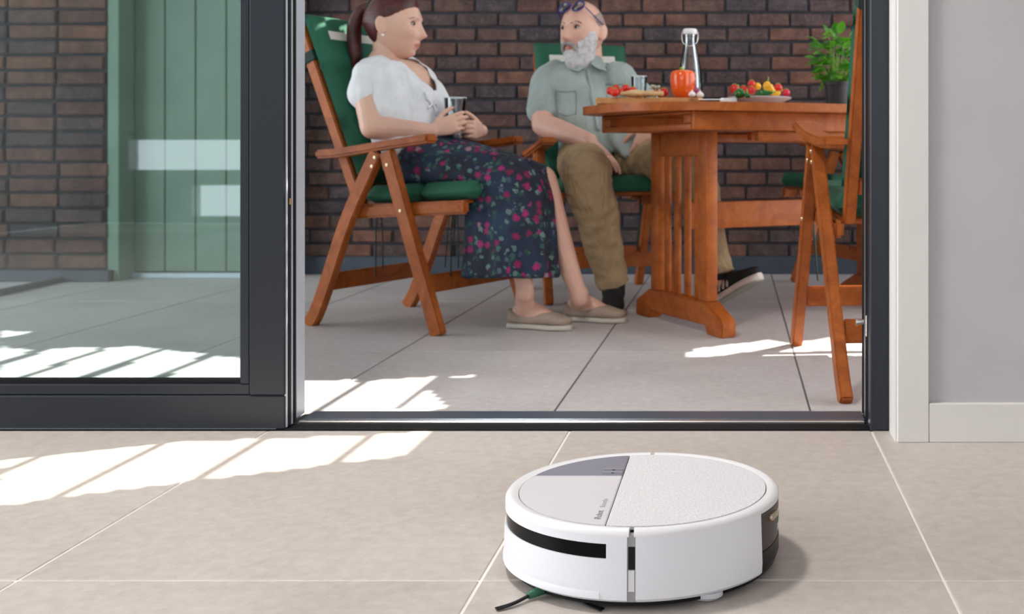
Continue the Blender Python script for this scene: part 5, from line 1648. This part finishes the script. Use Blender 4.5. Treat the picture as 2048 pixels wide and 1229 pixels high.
    # collar flaps and seams laid on the shirt
    def strip(name, pix, r, mat=shm, off=0.004, flat=0.5):
        pts = project(sme, pix, off)
        if len(pts) >= 2:
            bm = bmesh.new(); tube(bm, pts, r, 8, 3); bm_obj(name, bm, mat, so_, smooth=True)
    strip('placket', [(1176, 142), (1180, 165), (1184, 190), (1188, 215), (1192, 240), (1196, 262)], 0.006)
    seam = plain('shirt_seam', (0.24, 0.29, 0.28), 0.9)
    for q in ([(1112, 182), (1130, 184), (1152, 182)], [(1112, 182), (1112, 205), (1116, 226)], [(1152, 182), (1153, 205), (1152, 228)], [(1116, 226), (1134, 232), (1152, 228)],
              [(1212, 168), (1228, 170), (1246, 168)], [(1212, 168), (1214, 195)], [(1246, 168), (1248, 195)]):
        strip('pocket_seam', q, 0.0024, seam, 0.001)
    btnm = plain('shirt_button', (0.5, 0.53, 0.5), 0.4)
    for px, py in ((1177, 152), (1183, 182), (1189, 214), (1195, 246)):
        pt = project(sme, [(px, py)], 0.009)
        if pt:
            bm = bmesh.new(); ball(bm, pt[0], 0.0045, None, 10, 6); bm_obj('button', bm, btnm, so_, smooth=True)
    for pts in (((1152, 118, 5.02), (1142, 140, 4.98), (1158, 142, 4.96), (1168, 134, 4.98)), ((1190, 106, 5.06), (1204, 118, 5.03), (1212, 142, 4.98), (1194, 136, 4.98), (1182, 128, 5.0))):
        bm = bmesh.new()
        vs = [bm.verts.new(W(*q)) for q in pts]
        bm.faces.new(vs)
        r_ = bmesh.ops.extrude_face_region(bm, geom=bm.faces[:])
        for v in r_['geom']:
            if isinstance(v, bmesh.types.BMVert): v.co += Vector((0.002, 0.008, 0.0))
        bmesh.ops.recalc_face_normals(bm, faces=bm.faces[:])
        bm_obj('collar', bm, shm, so_)
    # trousers
    kh = cloth('khaki_trousers', (0.40, 0.275, 0.15), 0.85, 12, 0.9)
    bm = bmesh.new()
    loft(bm, [(*(hip - lat * 0.12 + Vector((0, 0, -0.01))), 0.11, 0.12), (*hip, 0.12, 0.12), (*(hip + lat * 0.12 + Vector((0, 0, -0.01))), 0.11, 0.12)], side=fwd, seg=20)
    def wr(t, a): return 1 + 0.04 * math.sin(20 * t + 3 * a) * (0.3 + t)
    for s_, kk, aa, ank in ((-1, rk, ra, 0.062), (1, lk, la, 0.058)):
        h_ = hip + lat * 0.09 * s_
        limb(bm, [(h_, 0.105), (h_.lerp(kk, 0.5), 0.100), (kk + Vector((0, 0, 0.0)), 0.090)], side=lat)
        secs = [(*kk, 0.088, 0.088), (*kk.lerp(aa, 0.15), 0.088, 0.09), (*kk.lerp(aa, 0.45), 0.078, 0.080), (*kk.lerp(aa, 0.8), 0.066, 0.068), (*kk.lerp(aa, 0.93), 0.064, 0.066), (*kk.lerp(aa, 0.99), ank, ank)]
        loft(bm, secs, side=lat, seg=24, smooth=6, wob=wr)
        ball(bm, kk, 0.089)
    # cuffs
    tme = remesh(bm, 0.0055, 4)
    relief(tme, lambda c: 0.014 * mnoise.noise(Vector((c.x * 11, c.y * 11, c.z * 9))) + 0.006 * mnoise.noise(Vector((c.x * 24, c.y * 24, c.z * 34))))
    mesh_obj('trousers', tme, kh, root, True, label='khaki brown trousers')
    # shoes: black trainers with three pale stripes
    bk = plain('black_suede', (0.010, 0.010, 0.011), 0.85, 0, 0.2)
    rub = plain('cream_rubber', (0.66, 0.58, 0.52), 0.6)
    pink = plain('pale_stripe', (0.60, 0.47, 0.42), 0.7)
    bm = bmesh.new(); limb(bm, [(ra + Vector((0, 0, 0.03)), 0.046), (Vector((ra.x, ra.y, GZ + 0.06)), 0.044)]); 
    bm_obj('sock', bm, bk, root, smooth=True)
    shoe('trainer', Vector((ra.x - 0.01, ra.y + 0.06, GZ + 0.001)), (0.12, -1, 0), (0, 0, 1), 0.27, bk, rub, root, (0.075, 0.078, 0.075, 0.050, 0.036), 0.024)
    d_ = Vector((0.60, -0.62, 0.42)).normalized()
    heel = G(1426, 621) + Vector((0, 0, 0.014))
    up2 = Vector((0, 0, 1)) - d_ * d_.z
    bm = bmesh.new(); limb(bm, [(la + Vector((0, 0, 0.02)), 0.044), (heel + d_ * 0.07 + up2.normalized() * 0.06, 0.044)])
    bm_obj('sock', bm, bk, root, smooth=True)
    t = shoe('trainer', heel, d_, up2, 0.285, bk, rub, root, (0.070, 0.076, 0.074, 0.056, 0.042), 0.026)
    up2.normalize(); s2 = up2.cross(d_).normalized()
    side_ = -s2 if (-s2).y < 0 else s2
    bm = bmesh.new(); foot_shape(bm, heel - up2 * 0.003, d_, up2, 0.285, [(0.02, 0.020, 0.004, 0, 0), (0.08, 0.030, 0.004, 0, 0), (0.4, 0.033, 0.004, 0, 0), (0.68, 0.041, 0.004, 0, 0), (0.86, 0.036, 0.004, 0, 0), (0.97, 0.018, 0.004, 0, 0)], 3.0)
    bm_obj('tread', bm, plain('grey_tread', (0.33, 0.31, 0.27), 0.8), t, auto=40)
    for q in range(3):
        a_ = heel + d_ * (0.098 + 0.024 * q) + up2 * 0.028 + side_ * 0.0395
        b_ = heel + d_ * (0.120 + 0.024 * q) + up2 * 0.072 + side_ * 0.030
        bm = bmesh.new(); loft(bm, [(*a_, 0.0055, 0.003), (*((a_ + b_) / 2 + side_ * 0.003), 0.0055, 0.003), (*b_, 0.005, 0.003)], side=d_, seg=8, smooth=3)
        bm_obj('stripe', bm, pink, t, smooth=True)
    bm = bmesh.new()
    for q in range(4):
        c_ = heel + d_ * (0.12 + 0.018 * q) + up2 * (0.098 - 0.006 * q)
        tube(bm, [c_ - s2 * 0.02, c_ + up2 * 0.004, c_ + s2 * 0.02], 0.0022, 6)
    bm_obj('laces', bm, plain('laces', (0.05, 0.05, 0.055), 0.7), t, smooth=True)
    return root
man()
